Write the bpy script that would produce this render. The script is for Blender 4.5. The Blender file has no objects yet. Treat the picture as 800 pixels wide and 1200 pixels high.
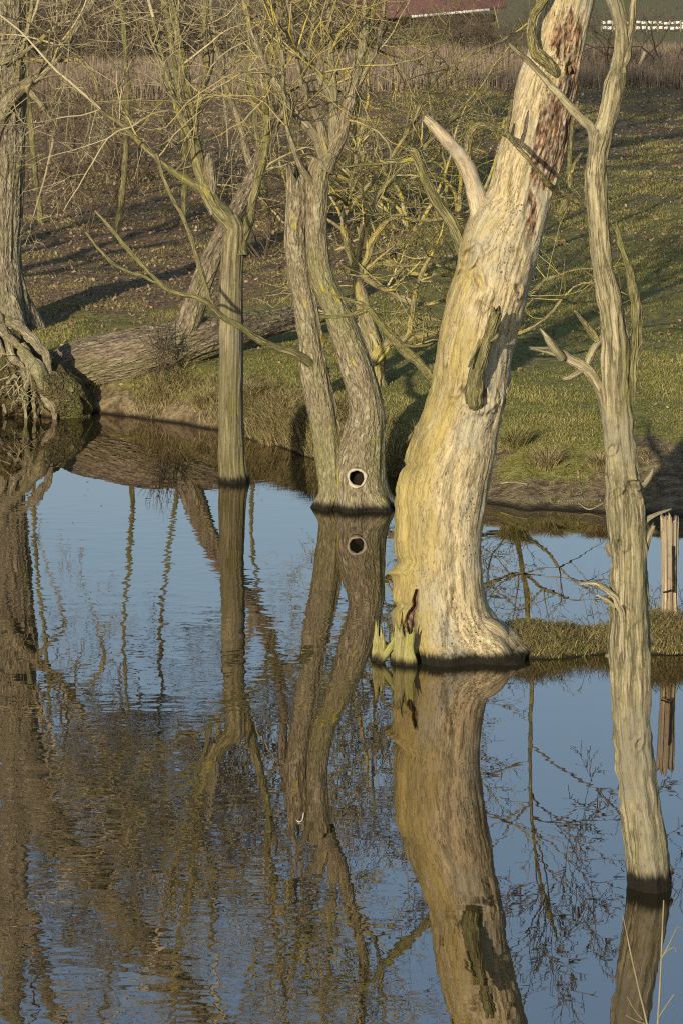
import bpy, math
import numpy as np
from mathutils import Vector

rng = np.random.default_rng(11)
sc = bpy.context.scene
COL = sc.collection
rad = math.radians

# ------------------------------------------------------------------ camera
CAM = np.array([0.0, 0.0, 4.5])
F = 3740.0                       # focal length in pixels of the 800 x 1200 photograph
PITCH = math.atan(660.0 / F)
cp, sp_ = math.cos(PITCH), math.sin(PITCH)
FWD = np.array([0, cp, -sp_]); UP = np.array([0, sp_, cp])
cam = bpy.data.cameras.new('camera'); camo = bpy.data.objects.new('camera', cam)
COL.objects.link(camo)
camo.location = CAM; camo.rotation_euler = (math.pi/2 - PITCH, 0, 0)
cam.sensor_fit = 'VERTICAL'; cam.sensor_height = 24; cam.lens = F/1200*24
cam.clip_end = 3000; cam.clip_start = 0.1
sc.camera = camo

def ray(px, py):
    return FWD*F + UP*(600-py) + np.array([px-400.0, 0, 0])
def at(px, py, Y):
    d = ray(px, py); return CAM + d*(Y/d[1])
def water_at(px, py):
    d = ray(px, py); return CAM + d*(-CAM[2]/d[2])
def depth(P): return (np.asarray(P)-CAM) @ FWD
def proj(V):
    D = V-CAM; z = D@FWD
    return 400+F*D[:, 0]/z, 600-F*(D@UP)/z

# ------------------------------------------------------------------ noise
def _h(i, j, k, s):
    h = (i*374761393 + j*668265263 + k*1440662683 + s*974634577) & 0xffffffff
    h = ((h ^ (h >> 13))*1274126177) & 0xffffffff
    h = ((h ^ (h >> 15))*2246822519) & 0xffffffff
    return (h ^ (h >> 16))/2147483648.0-1.0
def vnoise(P, s=0):
    P = np.asarray(P, float); i = np.floor(P).astype(np.int64); f = P-i; u = f*f*(3-2*f)
    r = 0
    for a in (0, 1):
        wa = u[:, 0] if a else 1-u[:, 0]
        for b in (0, 1):
            wb = u[:, 1] if b else 1-u[:, 1]
            for c in (0, 1):
                wc = u[:, 2] if c else 1-u[:, 2]
                r = r+wa*wb*wc*_h(i[:, 0]+a, i[:, 1]+b, i[:, 2]+c, s)
    return r
def fbm(P, o=4, s=0):
    P = np.asarray(P, float); r = 0; a = .5
    for k in range(o):
        r = r+a*vnoise(P*(2.03**k)+k*7.3, s+k); a *= .5
    return r
def sstep(a, b, x): t = np.clip((x-a)/(b-a), 0, 1); return t*t*(3-2*t)

# ------------------------------------------------------------------ mesh helpers
class MB:
    def __init__(s): s.V = []; s.Q = []; s.T = []; s.A = {}; s.n = 0
    def add(s, V, Q=None, T=None, **at_):
        V = np.asarray(V, float)
        if Q is not None and len(Q): s.Q.append(np.asarray(Q)+s.n)
        if T is not None and len(T): s.T.append(np.asarray(T)+s.n)
        for k, v in at_.items():
            s.A.setdefault(k, []).append((s.n, np.asarray(v, float)))
        s.V.append(V); s.n += len(V)
    def build(s, name, mat, parent=None, smooth=True):
        V = np.concatenate(s.V); me = bpy.data.meshes.new(name)
        Q = np.concatenate(s.Q) if s.Q else np.zeros((0, 4), int)
        T = np.concatenate(s.T) if s.T else np.zeros((0, 3), int)
        me.vertices.add(len(V)); me.vertices.foreach_set('co', V.ravel())
        me.loops.add(Q.size+T.size)
        me.loops.foreach_set('vertex_index', np.concatenate([Q.ravel(), T.ravel()]).astype(np.int32))
        me.polygons.add(len(Q)+len(T))
        st = np.concatenate([np.arange(len(Q))*4, Q.size+np.arange(len(T))*3]).astype(np.int32)
        me.polygons.foreach_set('loop_start', st)
        if smooth: me.polygons.foreach_set('use_smooth', np.ones(len(Q)+len(T), bool))
        me.update(calc_edges=True)
        for k, chunks in s.A.items():
            vec = chunks[0][1].ndim == 2
            arr = np.zeros((len(V), 3)) if vec else np.zeros(len(V))
            for o, v in chunks: arr[o:o+len(v)] = v
            a = me.attributes.new(k, 'FLOAT_VECTOR' if vec else 'FLOAT', 'POINT')
            a.data.foreach_set('vector' if vec else 'value', arr.ravel())
        me.materials.append(mat)
        ob = bpy.data.objects.new(name, me); COL.objects.link(ob)
        if parent is not None:
            ob.parent = parent
            ob.matrix_parent_inverse = parent.matrix_basis.inverted()
        return ob
    def tube(s, P, R, sides, tint=0.0, cap=True):
        P = np.asarray(P, float); n = len(P); R = np.asarray(R, float)
        T = np.gradient(P, axis=0); T /= np.linalg.norm(T, axis=1)[:, None]+1e-9
        m = P[-1]-P[0]; m = m/(np.linalg.norm(m)+1e-9)
        ref = np.array([0, 1., 0]) if abs(m[1]) < .8 else np.array([0, 0, 1.])
        U = np.cross(ref, T); U /= np.linalg.norm(U, axis=1)[:, None]+1e-9
        W = np.cross(T, U)
        th = np.arange(sides)*2*math.pi/sides; c, si = np.cos(th), np.sin(th)
        V = P[:, None]+R[:, None, None]*(c[None, :, None]*U[:, None]+si[None, :, None]*W[:, None])
        L = np.concatenate([[0], np.cumsum(np.linalg.norm(np.diff(P, axis=0), axis=1))])+rng.random()*20
        G = np.stack([R[:, None]*c+tint*3.7, R[:, None]*si+0*c, np.repeat(L[:, None], sides, 1)], -1)
        i = np.arange(n-1)[:, None]*sides; j = np.arange(sides)[None]; j2 = (j+1) % sides
        Q = np.stack([i+j, i+j2, i+sides+j2, i+sides+j], -1).reshape(-1, 4)
        tv = np.full(n*sides, tint)
        Vf = V.reshape(-1, 3); Gf = G.reshape(-1, 3)
        if cap:
            Vf = np.vstack([Vf, P[-1]+T[-1]*R[-1]*.5]); Gf = np.vstack([Gf, Gf[-1]]); tv = np.append(tv, tint)
            o = (n-1)*sides
            Tt = np.stack([o+j[0], o+j2[0], np.full(sides, n*sides)], -1)
        else: Tt = None
        s.add(Vf, Q, Tt, grain=Gf, tint=tv)
    def box(s, c, size, rot=0.0, tilt=0.0, tint=0.0):
        h = np.array(size)/2
        v = np.array([[x, y, z] for x in (-1, 1) for y in (-1, 1) for z in (-1, 1)])*h
        if tilt:
            ct, stt = math.cos(tilt), math.sin(tilt); v = np.stack([v[:, 0]*ct-v[:, 2]*stt, v[:, 1], v[:, 0]*stt+v[:, 2]*ct], -1)
        cr, sr = math.cos(rot), math.sin(rot)
        v = np.stack([v[:, 0]*cr-v[:, 1]*sr, v[:, 0]*sr+v[:, 1]*cr, v[:, 2]], -1)+np.array(c)
        s.add(v, [[0, 1, 3, 2], [4, 6, 7, 5], [0, 4, 5, 1], [2, 3, 7, 6], [0, 2, 6, 4], [1, 5, 7, 3]],
              grain=v*1.0, tint=np.full(8, tint))

def catmull(P, n_per):
    """P (n,k) -> smooth resampling"""
    P = np.asarray(P, float); n = len(P)
    if n == 2:
        t = np.linspace(0, 1, n_per+1)[:, None]; return P[0]*(1-t)+P[1]*t
    E = np.vstack([2*P[0]-P[1], P, 2*P[-1]-P[-2]]); out = []
    for i in range(n-1):
        p0, p1, p2, p3 = E[i:i+4]
        t = np.linspace(0, 1, n_per, endpoint=False)[:, None]
        out.append(.5*((2*p1)+(-p0+p2)*t+(2*p0-5*p1+4*p2-p3)*t*t+(-p0+3*p1-3*p2+p3)*t**3))
    out.append(P[-1:]); return np.vstack(out)
def px_path(pts, Y):
    """(px, py, width[, dy]) rows -> (x, y, z, radius) rows"""
    out = []
    for p in pts:
        dy = p[3] if len(p) > 3 else 0
        q = at(p[0], p[1], Y+dy); out.append([*q, p[2]/2*depth(q)/F])
    return np.array(out)

def loft(mb, path, seg=96, step=.025, furrow=(.0, 30, 4), lobe=(.0, 3), seed=0, squash=1.0,
         jag=0.0, fn=None, tint=0.0, wob=None, rough=0.0):
    """a trunk or limb: rings along a path, with flutes, bark ridges and a broken end"""
    C = catmull(path, 24); d = np.linalg.norm(np.diff(C[:, :3], axis=0), axis=1)
    s = np.concatenate([[0], np.cumsum(d)]); n = max(6, int(s[-1]/step))
    t = np.linspace(0, s[-1], n); P = np.stack([np.interp(t, s, C[:, k]) for k in range(3)], -1)
    R = np.interp(t, s, C[:, 3])
    wob = (.5 if seg < 60 else .0) if wob is None else wob
    if wob:
        rm = R.mean(); env = np.clip(t/(4*rm), 0, 1)[:, None]; q = np.stack([t/(rm*7), t*0+seed*1.7, t*0], -1)
        P = P+env*(wob*R[:, None])*np.stack([fbm(q, 3, seed+k) for k in (201, 202, 203)], -1)*1.6
        R = R*(1+.30*wob*2*fbm(q*2.3+9, 3, seed+204))
    T = np.gradient(P, axis=0); T /= np.linalg.norm(T, axis=1)[:, None]
    m = P[-1]-P[0]; m /= np.linalg.norm(m)
    ref = np.array([0, 1., 0]) if abs(m[1]) < .8 else np.array([0, 0, 1.])
    U = np.cross(ref, T); U /= np.linalg.norm(U, axis=1)[:, None]; W = np.cross(T, U)
    th = np.arange(seg)*2*math.pi/seg; c, si = np.cos(th), np.sin(th)
    G = np.stack([R[:, None]*c, R[:, None]*si, np.repeat(t[:, None], seg, 1)], -1).reshape(-1, 3)+seed*3.1
    Rm = float(R.mean())
    g2 = np.stack([np.tile(c*Rm, n), np.tile(si*Rm, n), np.repeat(t, seg)], -1)
    disp = np.zeros(n*seg)
    if lobe[0]:
        disp += lobe[0]*fbm(g2*np.array([1.1/Rm, 1.1/Rm, .9])+seed, 3, seed)*np.repeat(R, seg)*2
    if furrow[0]:
        wob = fbm(g2*np.array([6, 6, 3.]), 2, seed+5)[:, None]*np.array([.03, .03, .0])
        q = (g2+wob)*np.array([furrow[1], furrow[1], furrow[2]])
        r = 1-np.abs(vnoise(q, seed+9))*1.6; r2 = 1-np.abs(vnoise(q*2.1+3, seed+11))*1.5
        disp += furrow[0]*(r+.45*r2-.8)*np.repeat(np.clip(R/Rm, .6, 1.2), seg)
    rr = np.repeat(R, seg)+disp
    if rough: rr = rr+rough*(fbm(g2*13+seed, 3, seed+31)+.8*fbm(g2*np.array([34, 34, 12.])+seed, 2, seed+32))
    V = P.repeat(seg, 0)+rr[:, None]*(np.tile(c, n)[:, None]*U.repeat(seg, 0)+squash*np.tile(si, n)[:, None]*W.repeat(seg, 0))
    if jag:
        top = np.repeat(np.clip((t-(t[-1]-2.2*R[-1]))/(2.2*R[-1]), 0, 1), seg)
        jn = vnoise(np.stack([np.tile(c*3.1, n), np.tile(si*3.1, n), np.zeros(n*seg)], -1)+seed, seed+3)+.5*vnoise(
            np.stack([np.tile(c*8, n), np.tile(si*8, n), np.zeros(n*seg)], -1)+seed, seed+4)
        V += (jag*jn*top)[:, None]*T.repeat(seg, 0)
    A = {'grain': G, 'tint': np.full(n*seg, tint), 'theta': np.tile(th, n), 'along': np.repeat(t/t[-1], seg)}
    extra = {}
    if fn: V, extra = fn(V, A)
    i = np.arange(n-1)[:, None]*seg; j = np.arange(seg)[None]; j2 = (j+1) % seg
    Q = np.stack([i+j, i+j2, i+seg+j2, i+seg+j], -1).reshape(-1, 4)
    # end cap, sunk a little so that a broken end reads as hollow
    V = np.vstack([V, P[-1]-T[-1]*R[-1]*(.5 if jag else -.12)])
    o = (n-1)*seg; Tt = np.stack([o+j[0], o+j2[0], np.full(seg, n*seg)], -1)
    at_ = {'grain': np.vstack([G, G[-1]]), 'tint': np.full(n*seg+1, tint)}
    for k, v in extra.items(): at_[k] = np.append(v, v[-1])
    mb.add(V, Q, Tt, **at_)

def grow(mb, p, d, L, r, lev, curl=.25, trop=.06, ang=(25, 60), nch=(4, 7), seg=.12, ratio=(.4, .7), tmin=.2, rmin=.0028):
    n = max(4, int(L/seg)+1); P = [np.array(p, float)]; d = np.array(d, float); d /= np.linalg.norm(d); D = [d]
    k = rng.normal(size=3)*curl*.55
    st = L/(n-1)
    for i in range(n-1):
        d = d+(rng.normal(size=3)*curl+k)*math.sqrt(st)*.8+np.array([0, 0, trop])*st*4
        d = d/np.linalg.norm(d); P.append(P[-1]+d*st); D.append(d)
    P = np.array(P); end = max(r*.3, rmin*.7); R = np.linspace(r, end, n)
    mb.tube(P, R, 7 if r > .02 else (5 if r > .009 else 3), tint=rng.random())
    if lev <= 0: return
    for _ in range(int(rng.integers(nch[0], nch[1]+1))):
        t = tmin+(1-tmin)*rng.random()**.85; i = min(n-1, int(t*(n-1)+.5)); dd = D[i]
        ax = np.cross(dd, rng.normal(size=3)); ax /= np.linalg.norm(ax)+1e-9
        a = rad(rng.uniform(*ang)); nd = dd*math.cos(a)+np.cross(ax, dd)*math.sin(a)
        grow(mb, P[i], nd, L*rng.uniform(*ratio)*(1.15-.5*t), max(R[i]*rng.uniform(.5, .75), rmin), lev-1,
             curl, trop, ang, nch, seg, ratio, tmin, rmin)

def limb_path(pts, Y, n=8): return catmull(px_path(pts, Y), n)

# ------------------------------------------------------------------ object helpers
def tag(o, label=None, cat=None, group=None, kind=None):
    if label: o['label'] = label
    if cat: o['category'] = cat
    if group: o['group'] = group
    if kind: o['kind'] = kind
    return o
def thing(name, label, cat, loc=(0, 0, 0), group=None):
    o = bpy.data.objects.new(name, None); COL.objects.link(o); o.location = loc
    o.empty_display_size = .2
    bpy.context.view_layer.update()
    return tag(o, label, cat, group)
def dup(root, loc, rz=0.0, scale=1.0, label=None):
    r = root.copy(); COL.objects.link(r); r.location = loc; r.rotation_euler = (0, 0, rz); r.scale = (scale,)*3
    if label: r['label'] = label
    for ch in list(root.children):
        c = ch.copy(); COL.objects.link(c); c.parent = r
    return r

# ------------------------------------------------------------------ materials
class NT:
    def __init__(s, name):
        s.m = bpy.data.materials.new(name); s.m.use_nodes = True; s.t = s.m.node_tree; s.t.nodes.clear()
    def n(s, ty, **kw):
        nd = s.t.nodes.new('ShaderNode'+ty); ins = kw.pop('ins', {})
        for k, v in kw.items(): setattr(nd, k, v)
        for k, v in ins.items(): s.set(nd.inputs[k], v)
        return nd
    def set(s, sock, v):
        if isinstance(v, bpy.types.NodeSocket): s.t.links.new(v, sock)
        else: sock.default_value = v
    def math(s, op, a, b=0.0, clamp=False):
        m = s.n('Math', operation=op, use_clamp=clamp); s.set(m.inputs[0], a); s.set(m.inputs[1], b); return m.outputs[0]
    def mix(s, f, a, b):
        m = s.n('Mix', data_type='RGBA'); s.set(m.inputs[0], f)
        s.set(m.inputs[6], (*a, 1) if isinstance(a, tuple) else a); s.set(m.inputs[7], (*b, 1) if isinstance(b, tuple) else b)
        return m.outputs[2]
    def ramp(s, f, stops):
        r = s.n('ValToRGB'); e = r.color_ramp.elements
        while len(e) < len(stops): e.new(.5)
        for el, (p, c) in zip(e, stops): el.position = p; el.color = (*c, 1) if isinstance(c, tuple) else (c, c, c, 1)
        s.set(r.inputs[0], f); return r.outputs[0]
    def attr(s, name, out='Vector'): return s.n('Attribute', attribute_name=name).outputs[out]
    def mapr(s, x, a, b, c=0.0, d=1.0):
        m = s.n('MapRange', interpolation_type='SMOOTHSTEP'); s.set(m.inputs[0], x)
        for i, v in enumerate((a, b, c, d)): s.set(m.inputs[i+1], v)
        return m.outputs[0]
    def noise(s, v, scale=(1, 1, 1), sc_=1.0, det=4, rough=.55, off=0.0):
        mp = s.n('Mapping', ins={'Vector': v, 'Scale': scale, 'Location': (off, off*.7, off*1.3)})
        return s.n('TexNoise', ins={'Vector': mp.outputs[0], 'Scale': sc_, 'Detail': det, 'Roughness': rough}).outputs['Fac']
    def out(s, col, rough=.9, bump=None, bd=.01, bs=.6, spec=.2, sss=None):
        b = s.n('BsdfPrincipled'); s.set(b.inputs['Base Color'], col if not isinstance(col, tuple) else (*col, 1))
        s.set(b.inputs['Roughness'], rough); b.inputs['Specular IOR Level'].default_value = spec
        if bump is not None:
            bp = s.n('Bump', ins={'Strength': bs, 'Distance': bd, 'Height': bump}); s.t.links.new(bp.outputs[0], b.inputs['Normal'])
        o = s.n('OutputMaterial'); s.t.links.new(b.outputs[0], o.inputs[0]); return s.m

def wet(N, col, h=.07, j=.09, seedoff=0.0):
    """soaked dark foot of the wood just above the water, with a ragged upper edge"""
    g = N.attr('grain')
    z = N.n('SeparateXYZ', ins={0: N.n('NewGeometry').outputs['Position']}).outputs[2]
    nz = N.noise(g, (42, 42, 3), 1, 5, .7, 4.0+seedoff)
    lim = N.math('ADD', h-j*.5, N.math('MULTIPLY', nz, j))
    f = N.math('SUBTRACT', 1.0, N.mapr(N.math('SUBTRACT', z, lim), -.03, .03))
    return N.mix(f, col, (.012, .010, .006)), f

def bark(name, dark, mid, light, lichen=(.32, .27, .05), la=.5, algae=(.16, .17, .04), aa=.3, kx=22, kz=3.0, wetness=False, bd=.02):
    N = NT(name); g = N.attr('grain')
    n1 = N.noise(g, (kx, kx, kz), 1, 3, .55)
    n2 = N.noise(g, (kx*3.2, kx*3.2, kz*3.5), 1, 5, .65, 3.1)
    n3 = N.noise(g, (3, 3, 1.4), 1, 3, .5, 9.0)
    n5 = N.noise(g, (kx*.8, kx*.8, kz*1.6), 1, 3, .6, 17.0)
    v1 = N.math('MINIMUM', N.math('MULTIPLY', N.math('ABSOLUTE', N.math('SUBTRACT', n1, .5)), 9.0), 1.0)
    v2 = N.math('MINIMUM', N.math('MULTIPLY', N.math('ABSOLUTE', N.math('SUBTRACT', n5, .5)), 11.0), 1.0)
    ridge = N.math('MULTIPLY', v1, N.math('ADD', .35, N.math('MULTIPLY', v2, .65)))
    f = N.math('ADD', N.math('MULTIPLY', ridge, .20), N.math('MULTIPLY', n2, .76))
    col = N.ramp(f, [(.30, dark), (.46, mid), (.66, light)])  # bark pattern, with the shade of its furrows put into the dark tone
    f = N.math('ADD', N.math('MULTIPLY', ridge, .75), N.math('MULTIPLY', n2, .4))
    al = N.math('MULTIPLY', N.mapr(n3, .45, .68), aa); col = N.mix(al, col, algae)
    nl = N.noise(g, (9, 9, 5), 1, 5, .65, 21.0)
    lt = N.mapr(nl, .60-.16*la, .66-.14*la); col = N.mix(N.math('MULTIPLY', lt, .85), col, lichen)
    if wetness: col, _ = wet(N, col, *wetness)
    return N.out(col, .92, f, bd, .9)

def wood(name, base, light, grey, stain, rotc=(.20, .105, .055), wetness=(.07, .09), kx=26, kz=1.1, bd=.008, ck=34, cw=.030, fine=False):
    """bark-less weathered wood: long grain, grey streaks, green-yellow algae and a rotten patch from masks"""
    N = NT(name); g = N.attr('grain')
    n1 = N.noise(g, (kx, kx, kz), 1, 7, .62)
    n2 = N.noise(g, (kx*3.5, kx*3.5, kz*2.2), 1, 4, .65, 3.3)
    n3 = N.noise(g, (3.4, 3.4, 1.3), 1, 5, .6, 8.0)
    n4 = N.noise(g, (45, 45, 22), 1, 3, .6, 5.0)
    col = N.ramp(N.math('ADD', N.math('MULTIPLY', n1, .55), N.math('MULTIPLY', n2, .45)), [(.40, tuple(c*.55 for c in base)), (.49, base), (.60, light)])
    col = N.mix(N.math('MULTIPLY', N.mapr(n3, .50, .60), .8), col, grey)
    n6 = N.noise(g, (ck, ck, ck*.07), 1, 5, .6, 31.0)
    cr = N.mapr(N.math('ABSOLUTE', N.math('SUBTRACT', n6, .5)), .0, cw)
    crm = N.math('MULTIPLY', N.math('SUBTRACT', 1.0, cr), N.mapr(n3, .56, .44))
    col = N.mix(N.math('MULTIPLY', crm, .8), col, tuple(c*.28 for c in base))
    col = N.mix(N.math('MULTIPLY', N.mapr(n4, .57, .66), .5), col, tuple(c*.4 for c in base))
    if fine:                       # hair cracks and beetle holes
        n7 = N.noise(g, (27, 27, 3.0), 1, 5, .65, 41.0); c7 = N.math('SUBTRACT', 1.0, N.mapr(N.math('ABSOLUTE', N.math('SUBTRACT', n7, .5)), .0, .012))
        n8 = N.noise(g, (5, 5, 2.5), 1, 3, .6, 51.0)
        col = N.mix(N.math('MULTIPLY', c7, N.mapr(n8, .47, .58)), col, tuple(c*.22 for c in base))
        vo = N.n('TexVoronoi', ins={'Vector': g, 'Scale': 28.0}); dots = N.math('MULTIPLY', N.math('SUBTRACT', 1.0, N.mapr(vo.outputs['Distance'], .10, .22)), N.mapr(n8, .53, .60))
        col = N.mix(dots, col, (.05, .035, .02)); crm = N.math('MAXIMUM', crm, N.math('MAXIMUM', c7, dots))
    al = N.attr('algae', 'Fac'); na = N.noise(g, (7, 7, 3), 1, 6, .7, 12.0)
    af = N.math('MULTIPLY', N.mapr(N.math('ADD', al, N.math('MULTIPLY', N.math('SUBTRACT', na, .5), 2.2)), .10, 1.15), .80)
    col = N.mix(af, col, N.mix(N.mapr(na, .4, .62), tuple(c*.62 for c in stain), stain))
    rt = N.attr('rot', 'Fac'); nr = N.noise(g, (26, 26, 7), 1, 6, .75, 15.0)
    rf = N.mapr(N.math('ADD', rt, N.math('MULTIPLY', N.math('SUBTRACT', nr, .5), 1.6)), .42, .56)
    nr2 = N.noise(g, (44, 44, 16), 1, 5, .7, 19.0)
    rc = N.ramp(nr2, [(.36, (.03, .02, .014)), (.44, (.11, .075, .05)), (.52, (.22, .165, .115)), (.60, (.33, .27, .19))])
    rc = N.mix(N.math('MULTIPLY', N.mapr(nr, .47, .56), .8), rc, N.ramp(nr2, [(.38, (.05, .022, .01)), (.52, rotc), (.62, (.42, .24, .11))]))
    col = N.mix(rf, col, rc)
    if wetness: col, _ = wet(N, col, *wetness)
    h = N.math('ADD', N.math('MULTIPLY', N.math('SUBTRACT', n1, N.math('MULTIPLY', crm, .35)), .6), N.math('MULTIPLY', n2, .5))
    return N.out(col, .9, h, bd, .8)

def twigmat(name, a, b, lich, la=.4):
    N = NT(name); g = N.attr('grain'); t = N.attr('tint', 'Fac')
    n = N.noise(g, (60, 60, 9), 1, 3, .6); nl = N.noise(g, (20, 20, 6), 1, 3, .6, 7.0)
    col = N.mix(N.mapr(N.math('ADD', N.math('MULTIPLY', t, .6), N.math('MULTIPLY', n, .5)), .2, .85), a, b)
    lf = N.mapr(N.math('ADD', nl, N.math('MULTIPLY', N.math('SUBTRACT', t, .5), .3)), .64-.2*la, .72-.2*la)
    col = N.mix(N.math('MULTIPLY', lf, .9), col, lich)
    return N.out(col, .85)

def blades(name, stops, rough=.8):
    N = NT(name); return N.out(N.ramp(N.attr('tint', 'Fac'), stops), rough)
def plain(name, c, var=.25, sc_=6, rough=.85, bd=.0):
    N = NT(name); v = N.n('TexCoord').outputs['Object']; n = N.noise(v, (1, 1, 1), sc_, 5, .6)
    col = N.mix(n, tuple(x*(1-var) for x in c), tuple(min(1, x*(1+var)) for x in c))
    return N.out(col, rough, n if bd else None, bd or .01)

M = {}
M['pale'] = wood('pale_dead_wood', (.375, .30, .172), (.505, .42, .26), (.33, .295, .21), (.35, .27, .085), kx=30, kz=7.0, bd=.014, ck=11, cw=.016, fine=True)
M['stubwood'] = wood('stub_wood', (.33, .265, .17), (.47, .39, .26), (.28, .25, .20), (.28, .24, .08), kx=40, kz=4, bd=.012, ck=18, cw=.02, rotc=(.14, .07, .04))
M['snag'] = wood('grey_dead_wood', (.235, .20, .115), (.40, .34, .21), (.20, .18, .125), (.20, .185, .06), kx=50, kz=2.6, wetness=(.085, .10), bd=.022, cw=.05)
M['pole'] = wood('olive_dead_wood', (.15, .125, .07), (.29, .245, .14), (.14, .125, .085), (.12, .112, .035), kx=40, kz=1.4, wetness=(.05, .16), bd=.016)
M['post'] = wood('post_wood', (.29, .22, .14), (.44, .36, .24), (.25, .215, .16), (.2, .18, .08), kx=44, kz=1.2, wetness=None)
M['willow'] = bark('willow_bark', (.08, .063, .036), (.205, .168, .105), (.33, .285, .19), la=-.05, aa=.35, wetness=(.05, .07), kx=24, kz=6.0)
M['willow_limb'] = bark('willow_limb_bark', (.08, .066, .04), (.215, .18, .115), (.35, .30, .195), lichen=(.32, .26, .08), la=.2, aa=.3, kx=30)
M['oldbark'] = bark('furrowed_bark', (.065, .053, .036), (.20, .168, .118), (.34, .295, .215), la=-.5, aa=.2, kx=20, kz=3.6, bd=.04)
M['logbark'] = bark('fallen_bark', (.065, .048, .032), (.20, .155, .105), (.32, .26, .18), la=-.4, aa=.3, kx=20, kz=4.0, bd=.04)
M['olive'] = bark('olive_bark', (.06, .053, .022), (.17, .15, .07), (.29, .255, .13), la=.1, aa=.4, kx=30, kz=3)
M['lichenbark'] = bark('lichened_bark', (.085, .07, .035), (.22, .185, .10), (.33, .285, .15), lichen=(.33, .265, .08), la=.55, aa=.15)
M['mossy'] = bark('mossy_branch', (.055, .05, .02), (.18, .155, .07), (.33, .28, .155), la=.1, aa=.45, algae=(.17, .165, .05), kx=40, kz=9)
M['root'] = bark('root_wood', (.10, .08, .045), (.26, .22, .14), (.42, .365, .25), la=-.1, aa=.35, kx=40, kz=5)
M['earth'] = bark('mossy_earth', (.05, .04, .02), (.12, .10, .045), (.20, .175, .075), la=-.5, aa=.8, algae=(.12, .13, .03), kx=14, kz=14, bd=.06)
M['hole'] = plain('cavity_rim_wood', (.40, .34, .24), .45, 40, bd=.01)
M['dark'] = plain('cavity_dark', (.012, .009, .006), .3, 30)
M['twig'] = twigmat('twig_bark', (.10, .08, .042), (.40, .345, .22), (.34, .28, .08), .1)
M['ltwig'] = twigmat('lichened_twig', (.11, .09, .04), (.38, .325, .185), (.37, .295, .06), .55)
M['btwig'] = twigmat('brown_twig', (.055, .04, .027), (.17, .13, .088), (.22, .18, .07), -.3)
M['grass'] = blades('short_grass', [(0, (.125, .128, .024)), (.45, (.205, .195, .045)), (.75, (.27, .235, .08)), (1, (.38, .31, .15))])
M['dry'] = blades('dry_grass', [(0, (.10, .10, .03)), (.4, (.20, .165, .07)), (.75, (.31, .245, .12)), (1, (.45, .37, .21))])
M['green_tuft'] = blades('green_tuft', [(0, (.08, .085, .02)), (.45, (.17, .16, .05)), (.75, (.27, .22, .09)), (1, (.40, .32, .16))])
M['leaf'] = blades('fallen_leaf', [(0, (.09, .055, .03)), (.5, (.22, .14, .08)), (.85, (.36, .25, .16)), (1, (.56, .46, .35))])
M['reed'] = blades('reed_stem', [(0, (.11, .08, .055)), (.5, (.19, .142, .10)), (1, (.30, .24, .17))])
M['white'] = plain('white_paint', (.66, .64, .59), .3, 1.5)
M['roof'] = plain('maroon_roof', (.12, .058, .055), .5, 1.4)
M['barnwall'] = plain('green_boards', (.14, .15, .07), .3, 2)
M['barndark'] = plain('bay_shade_paint', (.03, .028, .025), .3, 2)
M['redpaint'] = plain('dull_red_paint', (.17, .045, .04), .3, 2)

# ground
def ground_mat():
    N = NT('meadow_ground'); pos = N.n('NewGeometry').outputs['Position']
    a = N.noise(pos, (1, 1, 1), 1.6, 6, .65); b = N.noise(pos, (1, 1, 1), 11, 5, .7, 3.); c = N.noise(pos, (1, 1, 1), 45, 3, .6, 5.)
    grass = N.ramp(N.math('ADD', N.math('MULTIPLY', b, .6), N.math('MULTIPLY', c, .4)), [(.38, (.09, .088, .022)), (.5, (.18, .168, .045)), (.62, (.27, .235, .095))])
    lit = N.ramp(N.math('ADD', N.math('MULTIPLY', b, .5), N.math('MULTIPLY', c, .5)), [(.38, (.08, .052, .028)), (.5, (.18, .122, .065)), (.62, (.30, .215, .13))])
    mud = N.ramp(b, [(.38, (.08, .057, .03)), (.5, (.16, .12, .066)), (.62, (.25, .195, .115))])
    lf = N.mapr(N.math('ADD', N.attr('litter', 'Fac'), N.math('MULTIPLY', N.math('SUBTRACT', a, .5), 1.5)), .35, .65)
    mf = N.mapr(N.math('ADD', N.attr('mud', 'Fac'), N.math('MULTIPLY', N.math('SUBTRACT', a, .5), 1.2)), .4, .65)
    col = N.mix(mf, N.mix(lf, grass, lit), mud)
    z = N.n('SeparateXYZ', ins={0: pos}).outputs[2]
    yy = N.n('SeparateXYZ', ins={0: pos}).outputs[1]
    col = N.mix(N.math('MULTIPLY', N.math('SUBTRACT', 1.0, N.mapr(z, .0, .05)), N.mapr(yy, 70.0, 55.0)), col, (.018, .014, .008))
    return N.out(col, .95, N.math('ADD', b, N.math('MULTIPLY', c, .5)), .06, .9)
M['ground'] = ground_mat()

# ------------------------------------------------------------------ terrain
shore_px = [(-400, 440), (-100, 462), (0, 474), (60, 488), (100, 483), (200, 493), (260, 507), (320, 522), (365, 538), (400, 547), (450, 556),
            (480, 566), (560, 590), (620, 599), (700, 602), (800, 606), (900, 612), (1300, 640)]
sh = np.array([water_at(x, y)[:2] for x, y in shore_px])
SX = np.concatenate([[-30, -16, -10], sh[:, 0], [8, 14, 30]]); SY = np.concatenate([[26, 30, 32], sh[:, 1], [23, 21, 18]])
def shore(X):
    return np.interp(X, SX, SY)+.10*vnoise(np.stack([X*1.7, X*0, X*0], -1), 3)+.05*vnoise(np.stack([X*6, X*0, X*0], -1), 4)
XL = [-40, -3, -.6, -.2, 0, .10, .35, .8, 1.4, 2.5]; ZL = [-1.2, -.9, -.35, -.14, 0, .15, .28, .36, .42, .47]
XR = [-40, -3, -.6, -.2, 0, .35, .8, 1.2, 1.6, 2.5]; ZR = [-1.2, -.9, -.25, -.08, 0, .10, .25, .37, .42, .47]
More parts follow.
